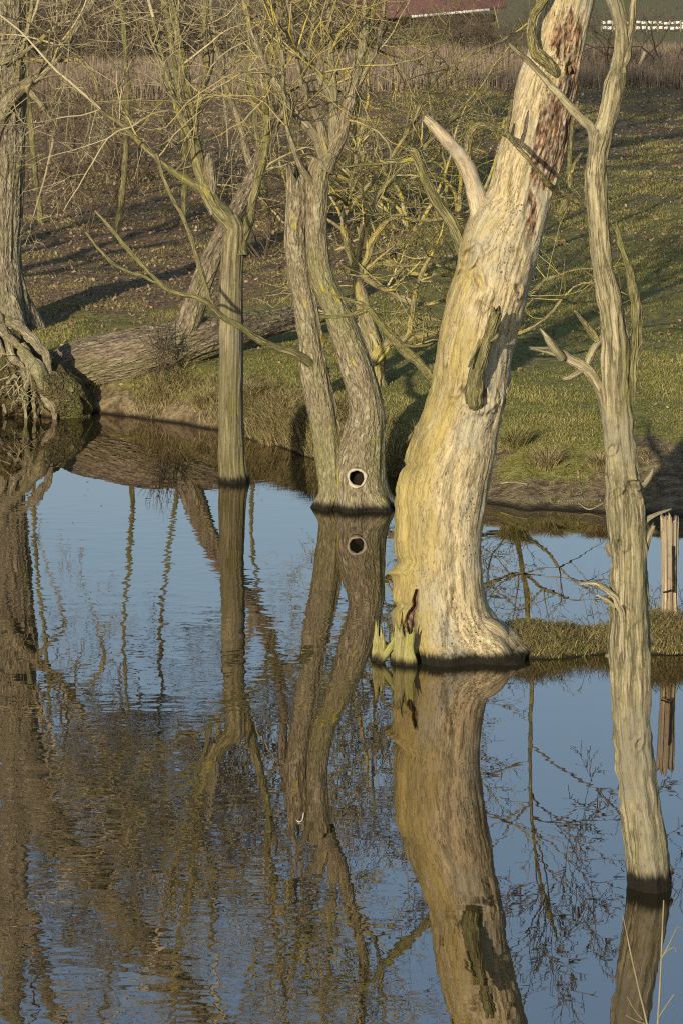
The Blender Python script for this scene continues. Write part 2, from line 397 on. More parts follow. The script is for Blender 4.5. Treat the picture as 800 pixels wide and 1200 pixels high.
def ground_z(X, Y):
    X = np.asarray(X, float); Y = np.asarray(Y, float)
    d = Y-shore(X)
    w = sstep(.3, 1.0, X)
    z = np.interp(d, XL, ZL)*(1-w)+np.interp(d, XR, ZR)*w
    z = z+.030*np.clip(np.minimum(Y, 75)-shore(X)-2.5, 0, None)
    z = z-np.interp(Y, [75, 95, 240, 290, 420], [0, .4, 6.1, 7.6, 8.5])
    amp = np.clip(d, 0, 1)
    z = z+amp*(.11*fbm(np.stack([X*.5, Y*.35, X*0], -1), 3, 21)+.035*fbm(np.stack([X*3.1, Y*3.1, X*0], -1), 3, 22))
    # the pond closes at its sides and on the near side, below the camera's bank
    side = np.abs(X)-24; near = 5.5-Y
    z = np.where(Y < 34, np.maximum(z, np.clip(side*.3, -1.2, .6)), z)
    z = np.where(Y < 12, np.maximum(z, np.clip(near*.55, -1.2, 2.6)), z)
    return z
def gz(x, y): return float(ground_z(np.array([x]), np.array([y]))[0])
def ground_hit(px, py):
    """where the ray through a point of the photograph meets the land"""
    d = ray(px, py); d = d/d[1]
    Ys = np.concatenate([np.arange(20, 60, .03), np.arange(60, 300, .2)]); P = CAM+d*Ys[:, None]
    h = P[:, 2]-ground_z(P[:, 0], Ys); k = np.argmax(h < 0) if (h < 0).any() else -1
    p = P[k].copy(); p[2] = gz(p[0], p[1]); return p

gx = np.concatenate([-np.geomspace(700, 9, 40), np.arange(-8.8, -4.6, .2), np.arange(-4.5, 4.5, .045), np.arange(4.6, 8.8, .2), np.geomspace(9, 700, 40)])
gy = np.concatenate([-np.geomspace(300, 3, 14), np.arange(-2, 23, .5), np.arange(23, 33, .04), np.arange(33, 46, .08), np.arange(46, 80, .3), np.geomspace(80, 1500, 60)])
GX, GY = np.meshgrid(gx, gy); Xf, Yf = GX.ravel(), GY.ravel(); Zf = ground_z(Xf, Yf)
def litter_mask(X, Y):
    base = .27+.12*sstep(33, 40, Y)+.22*sstep(42, 58, Y)-.12*sstep(90, 120, Y)
    left = .55*sstep(1.6, -1.5, X)*sstep(33.5, 38, Y)
    return base+left-.35*sstep(33, 30, Y)
def mud_mask(X, Y):
    d = Y-shore(X)
    r = sstep(.5, .9, X)*sstep(1.7, .5, d+1.3*fbm(np.stack([X*1.6, Y*1.6, X*0], -1), 3, 31))
    l = sstep(.5, .05, d)*.7
    return np.maximum(r*.85, l)
nx, ny = len(gx), len(gy)
i = np.arange(ny-1)[:, None]*nx; j = np.arange(nx-1)[None]
mb = MB(); mb.add(np.stack([Xf, Yf, Zf], -1), np.stack([i+j, i+j+1, i+nx+j+1, i+nx+j], -1).reshape(-1, 4),
                  litter=litter_mask(Xf, Yf), mud=mud_mask(Xf, Yf))
tag(mb.build('meadow', M['ground']), 'grassy meadow bank strewn with brown leaves rising behind the pond', 'ground', kind='structure')

# ------------------------------------------------------------------ water
def water_mat():
    N = NT('pond_water'); pos = N.n('NewGeometry').outputs['Position']
    xyz = N.n('SeparateXYZ', ins={0: pos}); x, y = xyz.outputs[0], xyz.outputs[1]
    big = N.noise(pos, (.55, .28, 1), 1, 3, .5, 2.0)
    # breeze: ruffled on the left, almost still on the right and close to the far bank
    br = N.math('MULTIPLY', N.mapr(x, 1.1, -.5), N.mapr(N.math('ADD', big, N.math('MULTIPLY', N.math('SUBTRACT', 22.0, y), .012)), .40, .60))
    br = N.math('MULTIPLY', br, N.mapr(y, 28.5, 25.0, .25, 1.0))
    amp = N.math('ADD', .10, N.math('MULTIPLY', br, .90))
    n1 = N.noise(pos, (1.0, 1.6, 1), 3.4, 1, .5, 1.0)
    n2 = N.noise(pos, (1.0, 1.4, 1), 9.5, 1, .5, 6.0)
    h = N.math('MULTIPLY', N.math('ADD', n1, N.math('MULTIPLY', n2, .30)), amp)
    bp = N.n('Bump', ins={'Strength': 1.0, 'Distance': .0015, 'Height': h})
    fr = N.n('Fresnel', ins={'IOR': 1.33, 'Normal': bp.outputs[0]})
    fac = N.math('ADD', .27, N.math('MULTIPLY', fr.outputs[0], .52), clamp=True)
    df = N.n('BsdfDiffuse', ins={'Color': (.020, .020, .009, 1)})
    gl = N.n('BsdfGlossy', ins={'Color': (.98, .89, .875, 1), 'Roughness': .004, 'Normal': bp.outputs[0]})
    mx = N.n('MixShader'); N.set(mx.inputs[0], fac); N.t.links.new(df.outputs[0], mx.inputs[1]); N.t.links.new(gl.outputs[0], mx.inputs[2])
    o = N.n('OutputMaterial'); N.t.links.new(mx.outputs[0], o.inputs[0]); return N.m
mb = MB(); wx = np.linspace(-30, 30, 31); wy = np.linspace(4, 36, 17)
WX, WY = np.meshgrid(wx, wy); i = np.arange(16)[:, None]*31; j = np.arange(30)[None]
mb.add(np.stack([WX.ravel(), WY.ravel(), 0*WX.ravel()], -1), np.stack([i+j, i+j+1, i+31+j+1, i+31+j], -1).reshape(-1, 4))
tag(mb.build('water', water_mat()), 'dark pond water mirroring blue sky and bare trees', 'water', kind='structure')

# ------------------------------------------------------------------ grass, leaves, reeds
def blade_mesh(mb, X, Y, Z, H, W, bend, tint, lean=None):
    n = len(X); a = rng.random(n)*2*math.pi; b = rng.random(n)*2*math.pi if lean is None else lean
    dx, dy = np.cos(a)*W/2, np.sin(a)*W/2; bx, by = np.cos(b)*bend*H, np.sin(b)*bend*H
    base = np.stack([X, Y, Z], -1); o = np.stack([dx, dy, 0*dx], -1)
    mid = base+np.stack([bx*.35, by*.35, H*.6], -1); tip = base+np.stack([bx, by, H*(1-.25*bend)], -1)
    V = np.stack([base-o, base+o, mid+o*.7, mid-o*.7, tip], 1).reshape(-1, 3)
    k = np.arange(n)[:, None]*5
    mb.add(V, np.hstack([k, k+1, k+2, k+3]), np.hstack([k+3, k+2, k+4]), tint=np.repeat(tint, 5))

# short grass over the meadow
n = 560000; Y = 25+47*rng.random(n)**1.7; X = (rng.random(n)-.5)*2*(.125*Y)
dn = fbm(np.stack([X*1.6, Y*1.6, X*0], -1), 3, 41); lm = litter_mask(X, Y)
keep = (rng.random(n) < np.clip(.75+1.6*dn-.75*lm-1.0*mud_mask(X, Y), .03, 1)) & (Y-shore(X) > .1)
X, Y, dn = X[keep], Y[keep], dn[keep]
gs = np.clip(Y/32, .9, 2.0); H = rng.uniform(.012, .038, len(X))*(1+.9*dn)*gs**.6; mb = MB()
blade_mesh(mb, X, Y, ground_z(X, Y)-.004, H, rng.uniform(.003, .0065, len(X))*gs, rng.uniform(.3, 1.1, len(X)), np.clip(.46+.5*dn+rng.normal(0, .22, len(X)), 0, 1))
tag(mb.build('meadow_grass', M['grass'], smooth=False), 'short green grass growing over the meadow bank', 'grass', kind='stuff')

# rough dry grass along the water's edge
mb = MB(); n = 46000
X = rng.uniform(-2.7, 1.0, n); d = np.abs(rng.normal(.30, .28, n)); Y = shore(X)+d
wgt = .16+.75*sstep(-1.35, -.95, X)*sstep(.75, .1, X)+.25*vnoise(np.stack([X*4, Y*4, X*0], -1), 44)
k = rng.random(n) < wgt; X, Y, d = X[k], Y[k], d[k]
H = rng.uniform(.08, .24, len(X))*np.clip(.6+.6*vnoise(np.stack([X*5, Y*5, X*0], -1), 45), .35, 1.2)
blade_mesh(mb, X, Y, ground_z(X, Y)-.01, H, rng.uniform(.004, .008, len(X)), rng.uniform(.5, 1.5, len(X)), np.clip(rng.beta(2, 2.2, len(X)), 0, 1), rng.normal(-1.57, 1.2, len(X)))
tag(mb.build('dry_grass', M['dry'], smooth=False), 'rough straw coloured grass hanging over the pond edge', 'dry grass', kind='stuff')

# fallen leaves
mb = MB(); n = 64000; Y = 26+46*rng.random(n)**1.1; X = (rng.random(n)-.5)*2*.125*Y
k = (rng.random(n) < np.clip(litter_mask(X, Y)*1.2+.6*fbm(np.stack([X, Y, X*0], -1), 3, 51), .05, 1)) & (Y-shore(X) > .25)
X, Y = X[k], Y[k]; n = len(X); s = rng.uniform(.009, .028, n)*np.clip(Y/34, 1, 1.5)
a = rng.random(n)*6.28; u = np.stack([np.cos(a), np.sin(a), rng.normal(0, .45, n)], -1)*s[:, None]; v = np.stack([-np.sin(a), np.cos(a), rng.normal(0, .45, n)], -1)*s[:, None]*.7
C = np.stack([X, Y, ground_z(X, Y)+.018], -1); V = np.stack([C-u, C-v*.8+u*.1, C+u, C+v*.8+u*.1], 1).reshape(-1, 3)
kk = np.arange(n)[:, None]*4; mb.add(V, np.hstack([kk, kk+1, kk+2, kk+3]), tint=np.repeat(rng.beta(1.6, 1.8, n), 4))
tag(mb.build('leaf_litter', M['leaf'], smooth=False), 'brown and pale fallen leaves scattered across the meadow', 'fallen leaves', kind='stuff')

# reed belt at the top of the meadow
mb = MB(); n = 70000; Y = rng.uniform(66, 78, n); X = (rng.random(n)-.5)*2*.13*Y; 
k = rng.random(n) < np.clip(.65+.7*fbm(np.stack([X*.5, Y*.4, X*0], -1), 2, 61), .1, 1); X, Y = X[k], Y[k]
blade_mesh(mb, X, Y, ground_z(X, Y)-.02, rng.uniform(.22, .52, len(X)), rng.uniform(.010, .02, len(X)), rng.uniform(.0, .35, len(X)), np.clip(rng.beta(2, 2, len(X)), 0, 1))
tag(mb.build('reed_belt', M['reed'], smooth=False), 'belt of dry brown reeds along the top of the meadow', 'reeds', kind='stuff')

# ------------------------------------------------------------------ the big pale dead trunk
BY = 20.25
edges = [(800, 455, 634), (784, 453, 618), (770, 455, 606), (755, 457, 593), (740, 459, 582), (720, 461, 572), (700, 462, 568), (670, 462, 565), (640, 463, 564), (600, 463, 567),
         (560, 468, 573), (530, 479, 580), (500, 491, 583), (470, 501, 590), (440, 507, 596), (400, 511, 602), (360, 520, 612), (330, 530, 620), (300, 537, 627), (270, 548, 635),
         (240, 568, 643), (215, 577, 648), (190, 582, 656), (160, 590, 664), (130, 599, 669), (100, 606, 676), (75, 615, 681), (50, 624, 686), (25, 630, 691), (0, 635, 697),
         (-60, 650, 712), (-130, 668, 728), (-200, 688, 740)]
bp_ = px_path([((l+r)/2, y, r-l) for y, l, r in edges], BY)
def big_fn(V, A):
    px, py = proj(V); th = A['theta']; front = np.sin(th) < .3
    # notched left edge low down and the split foot
    nz = fbm(A['grain']*np.array([9, 9, 5.]), 3, 71)
    left = sstep(.35, .95, -np.cos(th)); lw = sstep(-.5, 1.0, -np.cos(th))
    V = V.copy()
    V[:, 0] += left*sstep(470, 560, py)*(.022*fbm(np.stack([py*.06, py*0, py*0], -1), 5, 72)-.04*np.exp(-((py-500)/3)**2)+.025*np.exp(-((py-545)/3)**2)+.03*np.exp(-((py-658)/4)**2)-.05*np.exp(-((py-671)/2.5)**2)+.03*np.exp(-((py-710)/4)**2))
    # root flare toward the right foot and radial buttresses
    fl = sstep(690, 790, py); V[:, 1] += -fl*.05*np.cos(3*th+.5)-fl*.02
    V += (fl*.035*np.sin(7*th+1.0))[:, None]*np.stack([np.cos(th), np.sin(th), 0*th], -1)
    # knots
    for kx, ky, kr, dp in ((562, 332, 7, .03), (563, 358, 5, .02), (606, 338, 6, .03), (547, 303, 9, .03), (536, 268, 8, .02), (668, 82, 3.5, -.07), (665, 60, 3, -.03), (655, 63, 6, .03), (648, 55, 5, .02), (557, 462, 15, .045), (546, 300, 10, .03)):
        q = np.hypot(px-kx, (py-ky)*.75)/kr*(1+.8*fbm(A['grain']*16, 3, 77)+.3*np.sin(np.arctan2(py-ky, px-kx)*2+kx)); ring = np.exp(-(q-1)**2*6)-.9*np.exp(-(q*1.6)**2)
        V[:, 1] -= np.where(front, ring*dp, 0)
    # rotten hollow high on the right face
    e = np.hypot((px-(652-.28*(py-150)))/27, (py-150)/78); rot = np.where(front, sstep(1.25, .55, e), 0)
    e2 = np.hypot((px-622)/9, (py-255)/42); rot = np.maximum(rot, np.where(front, .62*sstep(1.2, .5, e2), 0))
    e3 = np.hypot((px-665)/26, (py-45)/58); rot = np.maximum(rot, np.where(front, .55*sstep(1.2, .5, e3), 0))
    V[:, 1] += rot*(.035+.06*fbm(A['grain']*np.array([26, 26, 7.]), 3, 74))
    # triangular split at the foot
    cx = 478+(740-py)*.22; e4 = np.abs(px-cx)/(2.0+(py-690)*.10); spl = np.where(front & (py > 692) & (py < 748), sstep(1.3, .2, e4), 0)
    V[:, 1] += spl*.10; rot = np.maximum(rot, spl*.9)
    # long furrow along the middle
    cx2 = 533+(600-py)*.05+4*np.sin(py*.03); fr = np.where(front & (py > 380), np.exp(-((px-cx2)/4)**2), 0); V[:, 1] += fr*.018
    al = lw*1.0*sstep(120, 420, py)+.25*sstep(360, 560, py)*lw+.5*nz
    al = np.maximum(al, .8*sstep(735, 760, py)*left)
    return V, {'algae': np.clip(al, 0, 1.2), 'rot': rot}
big = thing('dead_tree', 'thick pale barkless dead trunk leaning right at the turf strip, yellow on its left side', 'dead tree', at(525, 782, BY))
mb = MB(); loft(mb, bp_, 260, .013, (.0055, 26, 2.2), (.05, 3), 3, .95, .25, big_fn, rough=.008); trunk_ = mb.build('trunk', M['pale'], big)
# right root running out into the turf
mb = MB(); loft(mb, px_path([(545, 728, 30, -.15), (572, 744, 34, -.12), (592, 757, 28, -.06), (612, 765, 20, -.02), (640, 774, 12, .05)], BY), 32, .02, (.006, 24, 3), (.1, 3), 5)
mb.build('root', M['pale'], big)
def part_limb(name, pts, Y, mat, parent, seg=28, furrow=(.004, 40, 6), lobe=(.12, 3), seed=1, jag=.03, more=()):
    mb = MB(); loft(mb, px_path(pts, Y), seg, .012, furrow, lobe, seed, 1.0, jag)
    for k, (p2, sd) in enumerate(more): loft(mb, px_path(p2, Y), 16, .012, furrow, lobe, seed+20+k, 1.0, sd)
    return mb.build(name, mat, parent)
part_limb('branch_stub', [(572, 282, 34), (566, 255, 27), (561, 228, 24), (551, 203, 20), (537, 180, 18), (520, 160, 15), (505, 145, 12), (497, 138, 9)], BY, M['stubwood'], big, seed=6)
part_limb('arching_branch', [(547, 192, 11), (547, 178, 9), (549, 160, 9), (558, 149, 8), (572, 147, 8, -.05), (586, 152, 7, -.25), (596, 161, 7, -.55), (615, 181, 6, -.75), (635, 206, 6, -.7), (652, 224, 8, -.5), (672, 234, 8, -.4), (692, 243, 9, -.3)],
          BY, M['mossy'], big, 16, seed=7, jag=.01, more=[([(592, 158, 7, -.5), (596, 140, 6, -.5), (597, 126, 5, -.5), (599, 116, 2, -.5)], .0), ([(589, 154, 5, -.3), (590, 145, 4, -.3), (591, 137, 3, -.3)], .0)])
part_limb('branch_stub', [(552, 305, 22), (543, 293, 18), (528, 266, 14), (511, 236, 12), (497, 207, 11), (487, 188, 10), (483, 182, 14), (479, 180, 12)], BY, M['olive'], big, seed=8,
          more=[([(486, 186, 6), (460, 190, 5), (430, 193, 4), (396, 196, 3)], 0.)])
part_limb('branch_stub', [(518, 452, 20), (507, 440, 12), (482, 415, 11), (452, 387, 9), (428, 361, 7), (416, 354, 5), (390, 346, 3)], BY, M['mossy'], big, seed=9, jag=0,
          more=[([(430, 363, 6), (420, 367, 5), (402, 371, 5), (375, 371, 4)], .0)])
part_limb('branch_stub', [(558, 484, 8, -.16), (557, 474, 20, -.22), (556, 462, 23, -.285), (557, 444, 20, -.33), (562, 418, 17, -.38), (570, 394, 16, -.43), (576, 376, 15, -.47), (580, 364, 14, -.50)], BY, M['olive'], big, 40, (.008, 40, 5), (.10, 3), seed=10,
          more=[([(564, 398, 6, -.42), (556, 412, 4, -.45), (549, 430, 3, -.46)], 0.), ([(572, 400, 5, -.43), (578, 397, 4, -.48), (583, 391, 2, -.50)], 0.)])
part_limb('branch_stub', [(660, 104, 10, .0), (651, 90, 15, -.12), (640, 75, 14, -.18), (629, 62, 12, -.2), (622, 40, 11, -.2), (625, 18, 10, -.2), (636, 2, 9, -.2), (652, -25, 8, -.2), (660, -60, 6, -.2)], BY, M['mossy'], big, seed=11, jag=0)
part_limb('branch_stub', [(655, 250, 10), (664, 232, 9), (667, 205, 7), (667, 180, 6), (670, 150, 5), (677, 118, 4)], BY, M['mossy'], big, 14, seed=12, jag=0, more=[([(666, 205, 5), (674, 190, 4), (682, 178, 3)], 0.)])
# splinters standing at the left foot
def splinter(pts, Y, mat, parent, seed):
    mb = MB(); loft(mb, px_path(pts, Y), 26, .008, (.005, 60, 6), (.25, 3), seed, .35, .09, lambda V, A: (V, {'algae': np.full(len(V), .6)})); return mb.build('splinter', mat, parent)
M['split'] = wood('algae_wood', (.27, .235, .10), (.40, .355, .17), (.22, .20, .10), (.24, .235, .05), wetness=(.04, .07), kx=50, cw=.05)
for k, (x0, x1, top, w, dy) in enumerate(((440, 443, 738, 12, -.25), (447, 449, 753, 5, -.27), (458, 461, 741, 7, -.30), (468, 469, 735, 16, -.36), (481, 481, 745, 13, -.40))):
    splinter([(x0, 794, w*.9), ((x0*2+x1)/3, 775, w), ((x0+2*x1)/3, top+16, w*.95), (x1, top, w*.7)], BY+dy, M['split'], big, 13+k)
splinter([(434, 790, 7), (446, 775, 8), (457, 757, 7), (466, 742, 4)], BY-.33, M['split'], big, 24)

# ------------------------------------------------------------------ the slim grey snag standing in front
SY_ = 15.0
edges = [(1075, 736, 789), (1055, 736, 788), (1030, 735, 787), (1000, 733, 783), (970, 729, 779), (940, 727, 773), (900, 724, 766), (850, 720, 760), (800, 717, 759), (760, 715, 759), (720, 715, 758), (680, 716, 757),
         (640, 715, 757), (600, 713, 755), (570, 711, 750), (540, 710, 745), (500, 707, 741), (460, 704, 739), (420, 703, 738), (380, 702, 734), (340, 697, 726), (300, 691, 716), (250, 686, 712), (210, 685, 710), (180, 687, 713),
         (160, 691, 718), (140, 699, 722), (118, 703, 727), (98, 708, 730), (78, 716, 734), (55, 720, 736), (28, 719, 735), (10, 714, 731), (-10, 708, 725), (-80, 696, 712), (-160, 700, 712), (-250, 716, 724)]
def snag_fn(V, A):
    px, py = proj(V); th = A['theta']; front = np.sin(th) < .3; V = V.copy()
    for kx, ky, kr, dp in ((746, 566, 6, .03), (722, 575, 4, .02), (726, 635, 5, .025), (716, 525, 6, .02), (742, 345, 5, .02), (739, 566, 9, .03), (706, 545, 5, .03), (748, 870, 5, .02), (732, 715, 6, .02)):
        q = np.hypot(px-kx, (py-ky)*.8)/kr*(1+.9*fbm(A['grain']*18, 3, 78)+.3*np.sin(np.arctan2(py-ky, px-kx)*2+kx)); V[:, 1] -= np.where(front, (np.exp(-(q-1)**2*6)-.7*np.exp(-(q*1.6)**2))*dp, 0)
    return V, {'algae': np.clip(.5*np.cos(th-.3)*sstep(1000, 600, py)+.8*fbm(A['grain']*4, 3, 81)+.18, 0, 1), 'rot': 0*px}
snag = thing('dead_tree', 'slim grey dead snag standing in the water in front of the turf strip', 'dead tree', at(762, 1055, SY_))
mb = MB(); loft(mb, px_path([((l+r)/2, y, r-l) for y, l, r in edges], SY_), 140, .010, (.005, 50, 4.5), (.14, 3), 21, 1.0, .06, snag_fn, rough=.013); mb.build('trunk', M['snag'], snag)
part_limb('branch', [(700, 190, 16), (697, 165, 13), (692, 150, 11), (680, 138, 11), (660, 116, 10), (640, 93, 8), (620, 71, 7), (603, 57, 5), (596, 51, 3)], SY_, M['snag'], snag, 20, seed=22, jag=.01)
part_limb('branch', [(728, 85, 12), (734, 62, 9), (738, 38, 8), (742, 12, 8), (744, -8, 7), (748, -60, 6), (744, -130, 4)], SY_, M['snag'], snag, 16, seed=23, jag=0)
part_limb('side_slab', [(741, 470, 5, -.03), (742, 440, 9, -.03), (743, 400, 12, -.03), (744, 360, 13, -.03), (742, 335, 11, -.04), (735, 312, 8, -.05), (728, 290, 6, -.05), (722, 266, 5, -.05)], SY_, M['olive'], snag, 18, seed=24)
part_limb('broken_arm', [(716, 500, 18), (710, 475, 15), (703, 455, 14), (694, 442, 13), (683, 432, 13), (668, 424, 12), (656, 416, 11), (640, 411, 8), (622, 408, 4)], SY_, M['snag'], snag, 22, seed=25,
          more=[([(684, 436, 10), (690, 420, 9), (698, 404, 8), (712, 389, 7), (724, 377, 7), (732, 366, 5)], .03), ([(658, 420, 10, -.04), (650, 408, 10, -.06), (642, 396, 8, -.07), (635, 387, 5, -.07)], .03), ([(684, 434, 9), (672, 440, 8), (660, 443, 5)], .03)])
part_limb('splinter', [(728, 728, 6, -.1), (727, 712, 8, -.1), (718, 698, 8, -.09), (706, 688, 7, -.05), (694, 684, 5, -.02), (678, 685, 2)], SY_, M['snag'], snag, 14, seed=26, jag=0)
part_limb('splinter', [(722, 712, 7, -.1), (710, 702, 6, -.06), (698, 698, 3)], SY_, M['snag'], snag, 14, seed=46, jag=0)
part_limb('splinter', [(752, 616, 10), (762, 607, 7), (772, 602, 5), (786, 596, 2)], SY_, M['snag'], snag, 12, seed=27, jag=0, )
part_limb('splinter', [(755, 645, 8), (761, 625, 8), (766, 614, 5)], SY_, M['snag'], snag, 12, seed=47, jag=.02)
part_limb('splinter', [(718, 650, 12), (714, 642, 9), (710, 637, 4)], SY_, M['snag'], snag, 12, seed=28, jag=0, )
part_limb('splinter', [(722, 776, 10), (715, 770, 8), (709, 768, 3)], SY_, M['snag'], snag, 12, seed=48, jag=0)
part_limb('splinter', [(757, 775, 6), (759, 755, 6), (761, 742, 4)], SY_, M['snag'], snag, 12, seed=29, jag=0)
part_limb('splinter', [(742, 575, 12, -.04), (752, 568, 9), (759, 560, 6), (765, 550, 3)], SY_, M['snag'], snag, 12, seed=30, jag=.02)
part_limb('splinter', [(778, 1012, 8), (785, 1016, 6), (788, 1024, 3)], SY_, M['snag'], snag, 12, seed=31, jag=0)
part_limb('branch_stub', [(700, 400, 10), (690, 385, 7), (681, 374, 5), (672, 362, 3)], SY_, M['mossy'], snag, 12, seed=32, jag=.01)

# ------------------------------------------------------------------ twin-stemmed willow with the round hole
WY_ = 25.75
willow = thing('willow_tree', 'twin stemmed willow rising from the water with a round pale rimmed hole at its foot', 'tree', at(418, 604, WY_))
def hole_fn(V, A):
    px, py = proj(V); front = np.sin(A['theta']) < 0; V = V.copy()
    q = np.hypot(px-418, py-560); V[:, 1] += np.where(front, .16*sstep(11, 8.5, q), 0)
    foot = sstep(570, 612, py); th = A['theta']
    V += (foot*.05*(np.sin(6*th+.7)+.8))[:, None]*np.stack([np.cos(th), np.sin(th), 0*th], -1)
    return V, {}
mb = MB()
fw = (.013, 17, 2.6)
loft(mb, px_path([(390, 622, 50), (390, 600, 45), (390, 575, 36), (388, 545, 36), (383, 510, 34), (378, 480, 34), (369, 440, 32), (364, 400, 29), (358, 360, 28), (350, 320, 26), (345, 280, 24), (347, 245, 25), (348, 205, 25)], WY_), 110, .018, fw, (.05, 3), 31, 1.0, .10, hole_fn)
loft(mb, px_path([(428, 622, 76), (427, 602, 72), (422, 575, 68), (421, 545, 62), (426, 515, 52), (430, 480, 42), (421, 440, 39), (408, 400, 36), (393, 360, 31), (376, 320, 29), (371, 280, 26), (371, 240, 26), (372, 205, 26), (378, 188, 26)], WY_), 130, .018, fw, (.05, 3), 32, 1.0, 0, hole_fn)
wt = mb.build('trunk', M['willow'], willow)
# rim of the hole
mb = MB(); c0 = at(418, 560, WY_-.225); a = np.linspace(0, 2*math.pi, 33)[:-1]
r0 = 10.6*depth(c0)/F; ring = np.array([c0+np.array([math.cos(t)*r0*(.95+.05*math.sin(3*t+.6)), .012*math.cos(t*2), math.sin(t)*r0*(1.02+.05*math.cos(2*t+.4))]) for t in a])
rr = .0125+.003*np.sin(a*3+1)+.002*np.sin(a*7)+.002*np.sin(a*2); V = []
for k in range(32):
    rd = np.array([math.cos(a[k]), 0, math.sin(a[k])])
    for q in range(10):
        b = q*math.pi*.2; V.append(ring[k]+rr[k]*(math.cos(b)*rd+math.sin(b)*np.array([0, 1.6, 0])))
ii = np.arange(32)[:, None]; q = np.arange(10)[None]
mb.add(np.array(V), np.stack([ii*10+q, ii*10+(q+1) % 10, ((ii+1) % 32)*10+(q+1) % 10, ((ii+1) % 32)*10+q], -1).reshape(-1, 4)); mb.build('cavity_rim', M['hole'], willow)
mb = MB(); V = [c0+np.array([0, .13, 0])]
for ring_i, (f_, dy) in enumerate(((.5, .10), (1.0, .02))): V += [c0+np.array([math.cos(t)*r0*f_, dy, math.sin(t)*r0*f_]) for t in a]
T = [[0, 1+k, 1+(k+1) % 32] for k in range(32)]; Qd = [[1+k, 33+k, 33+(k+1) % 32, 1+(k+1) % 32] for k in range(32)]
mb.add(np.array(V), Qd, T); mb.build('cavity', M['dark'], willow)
tips = []
def wl(pts, seed, seg=18, mat='willow_limb', Y=WY_, par=willow, name='limb', furrow=(.004, 26, 4)):
    mb = MB(); P = px_path(pts, Y); loft(mb, P, seg, .02, furrow, (.10, 3), seed); ob = mb.build(name, M[mat], par)
    d = P[-1, :3]-P[-2, :3]; tips.append((P[-1, :3], d/np.linalg.norm(d), P[-1, 3], P)); return ob
wl([(378, 200, 28), (384, 182, 25), (393, 163, 22), (404, 140, 19), (413, 115, 17), (420, 85, 15), (426, 50, 12), (427, 10, 11), (424, -40, 9), (430, -120, 7)], 33, 26, 'willow')
wl([(380, 190, 14), (372, 165, 12), (362, 150, 11), (346, 132, 10), (332, 112, 9), (318, 88, 8), (305, 58, 7), (292, 25, 6), (280, -20, 5)], 34)
wl([(384, 180, 12), (376, 150, 10), (364, 122, 9), (353, 92, 8), (348, 60, 7), (341, 25, 6), (330, -20, 5)], 35)
wl([(392, 165, 12), (393, 140, 11), (390, 100, 10), (388, 60, 8), (386, 20, 7), (380, -40, 6)], 36)
wl([(398, 150, 10), (385, 110, 8), (368, 80, 7), (345, 50, 6), (318, 20, 5), (300, -10, 4)], 37)
wl([(410, 118, 9), (425, 90, 7), (440, 60, 6), (448, 25, 5), (452, -20, 4)], 38)
wl([(378, 238, 9, .02), (366, 215, 8, -.06), (350, 190, 7, -.15), (337, 150, 6, -.2), (333, 110, 5, -.2), (330, 60, 4, -.2)], 39)
mb = MB()
for (p, d, r, P) in tips:
    grow(mb, p, d, rng.uniform(1.3, 2.0), max(r*.9, .012), 3, .28, .05, (20, 50), (3, 5))
    for k in range(8):
        i = rng.integers(len(P)//3, len(P)); dd = rng.normal(size=3)*np.array([1, 1, .5])+np.array([0, 0, .7])
        grow(mb, P[i, :3], dd, rng.uniform(.7, 1.5), min(max(P[i, 3]*.4, .008), .011), 2, .55, .06, (25, 60), (3, 5))
mb.build('crown', M['ltwig'], willow)
# long dead branch reaching left from the left stem
mb = MB(); P = px_path([(384, 438, 16, .05), (368, 428, 13, -.05), (350, 418, 11, -.15), (325, 408, 9, -.2), (300, 396, 9, -.3), (270, 376, 8, -.4), (232, 350, 7, -.5), (200, 340, 6, -.5), (180, 324, 5, -.5), (150, 293, 5, -.5), (125, 263, 4, -.5), (111, 247, 3, -.5)], WY_)
loft(mb, P, 14, .02, (.002, 40, 5), (.1, 3), 41)
loft(mb, px_path([(252, 364, 6, -.45), (245, 350, 6, -.45), (232, 305, 6, -.45), (218, 262, 5, -.45), (197, 222, 5, -.45), (183, 180, 4, -.45)], WY_), 12, .02, (.002, 40, 5), (.1, 3), 42)
loft(mb, px_path([(205, 341, 4, -.5), (170, 325, 4, -.5), (135, 310, 4, -.5), (100, 272, 3, -.5)], WY_), 10, .02, (.001, 40, 5), (.1, 3), 43)
mb.build('dead_branch', M['olive'], willow)

# ------------------------------------------------------------------ straight olive pole-like tree
PY_ = 27.0
pole = thing('pond_tree', 'straight olive trunk standing in the water left of the twin stemmed willow', 'tree', at(273, 566, PY_))
def pole_fn(V, A):
    th = A['theta']; px, py = proj(V)
    return V, {'algae': np.clip(.35+.5*fbm(A['grain']*4, 3, 91)+.25*sstep(520, 560, py), 0, 1), 'rot': 0*px}
mb = MB(); loft(mb, px_path([(273, 585, 37), (274, 566, 34), (272, 545, 31), (271, 500, 29), (271, 450, 28), (272, 400, 28), (272, 350, 27), (273, 310, 26), (275, 285, 26), (276, 266, 22), (272, 252, 14)], PY_), 110, .018, (.010, 34, 1.4), (.10, 3), 51, 1.0, 0, pole_fn); mb.build('trunk', M['pole'], pole)
tips.clear()
wl([(279, 300, 24), (274, 272, 22), (262, 254, 20), (249, 237, 18), (240, 218, 17), (234, 195, 16), (230, 170, 15), (226, 140, 13), (220, 105, 12), (215, 75, 11), (211, 50, 10), (205, 15, 9), (198, -30, 8), (190, -110, 6)], 52, 26, 'olive', PY_, pole)
wl([(252, 250, 13), (248, 238, 13), (250, 215, 14), (248, 195, 13), (245, 178, 9)], 53, 20, 'oldbark', PY_, pole); tips.pop()
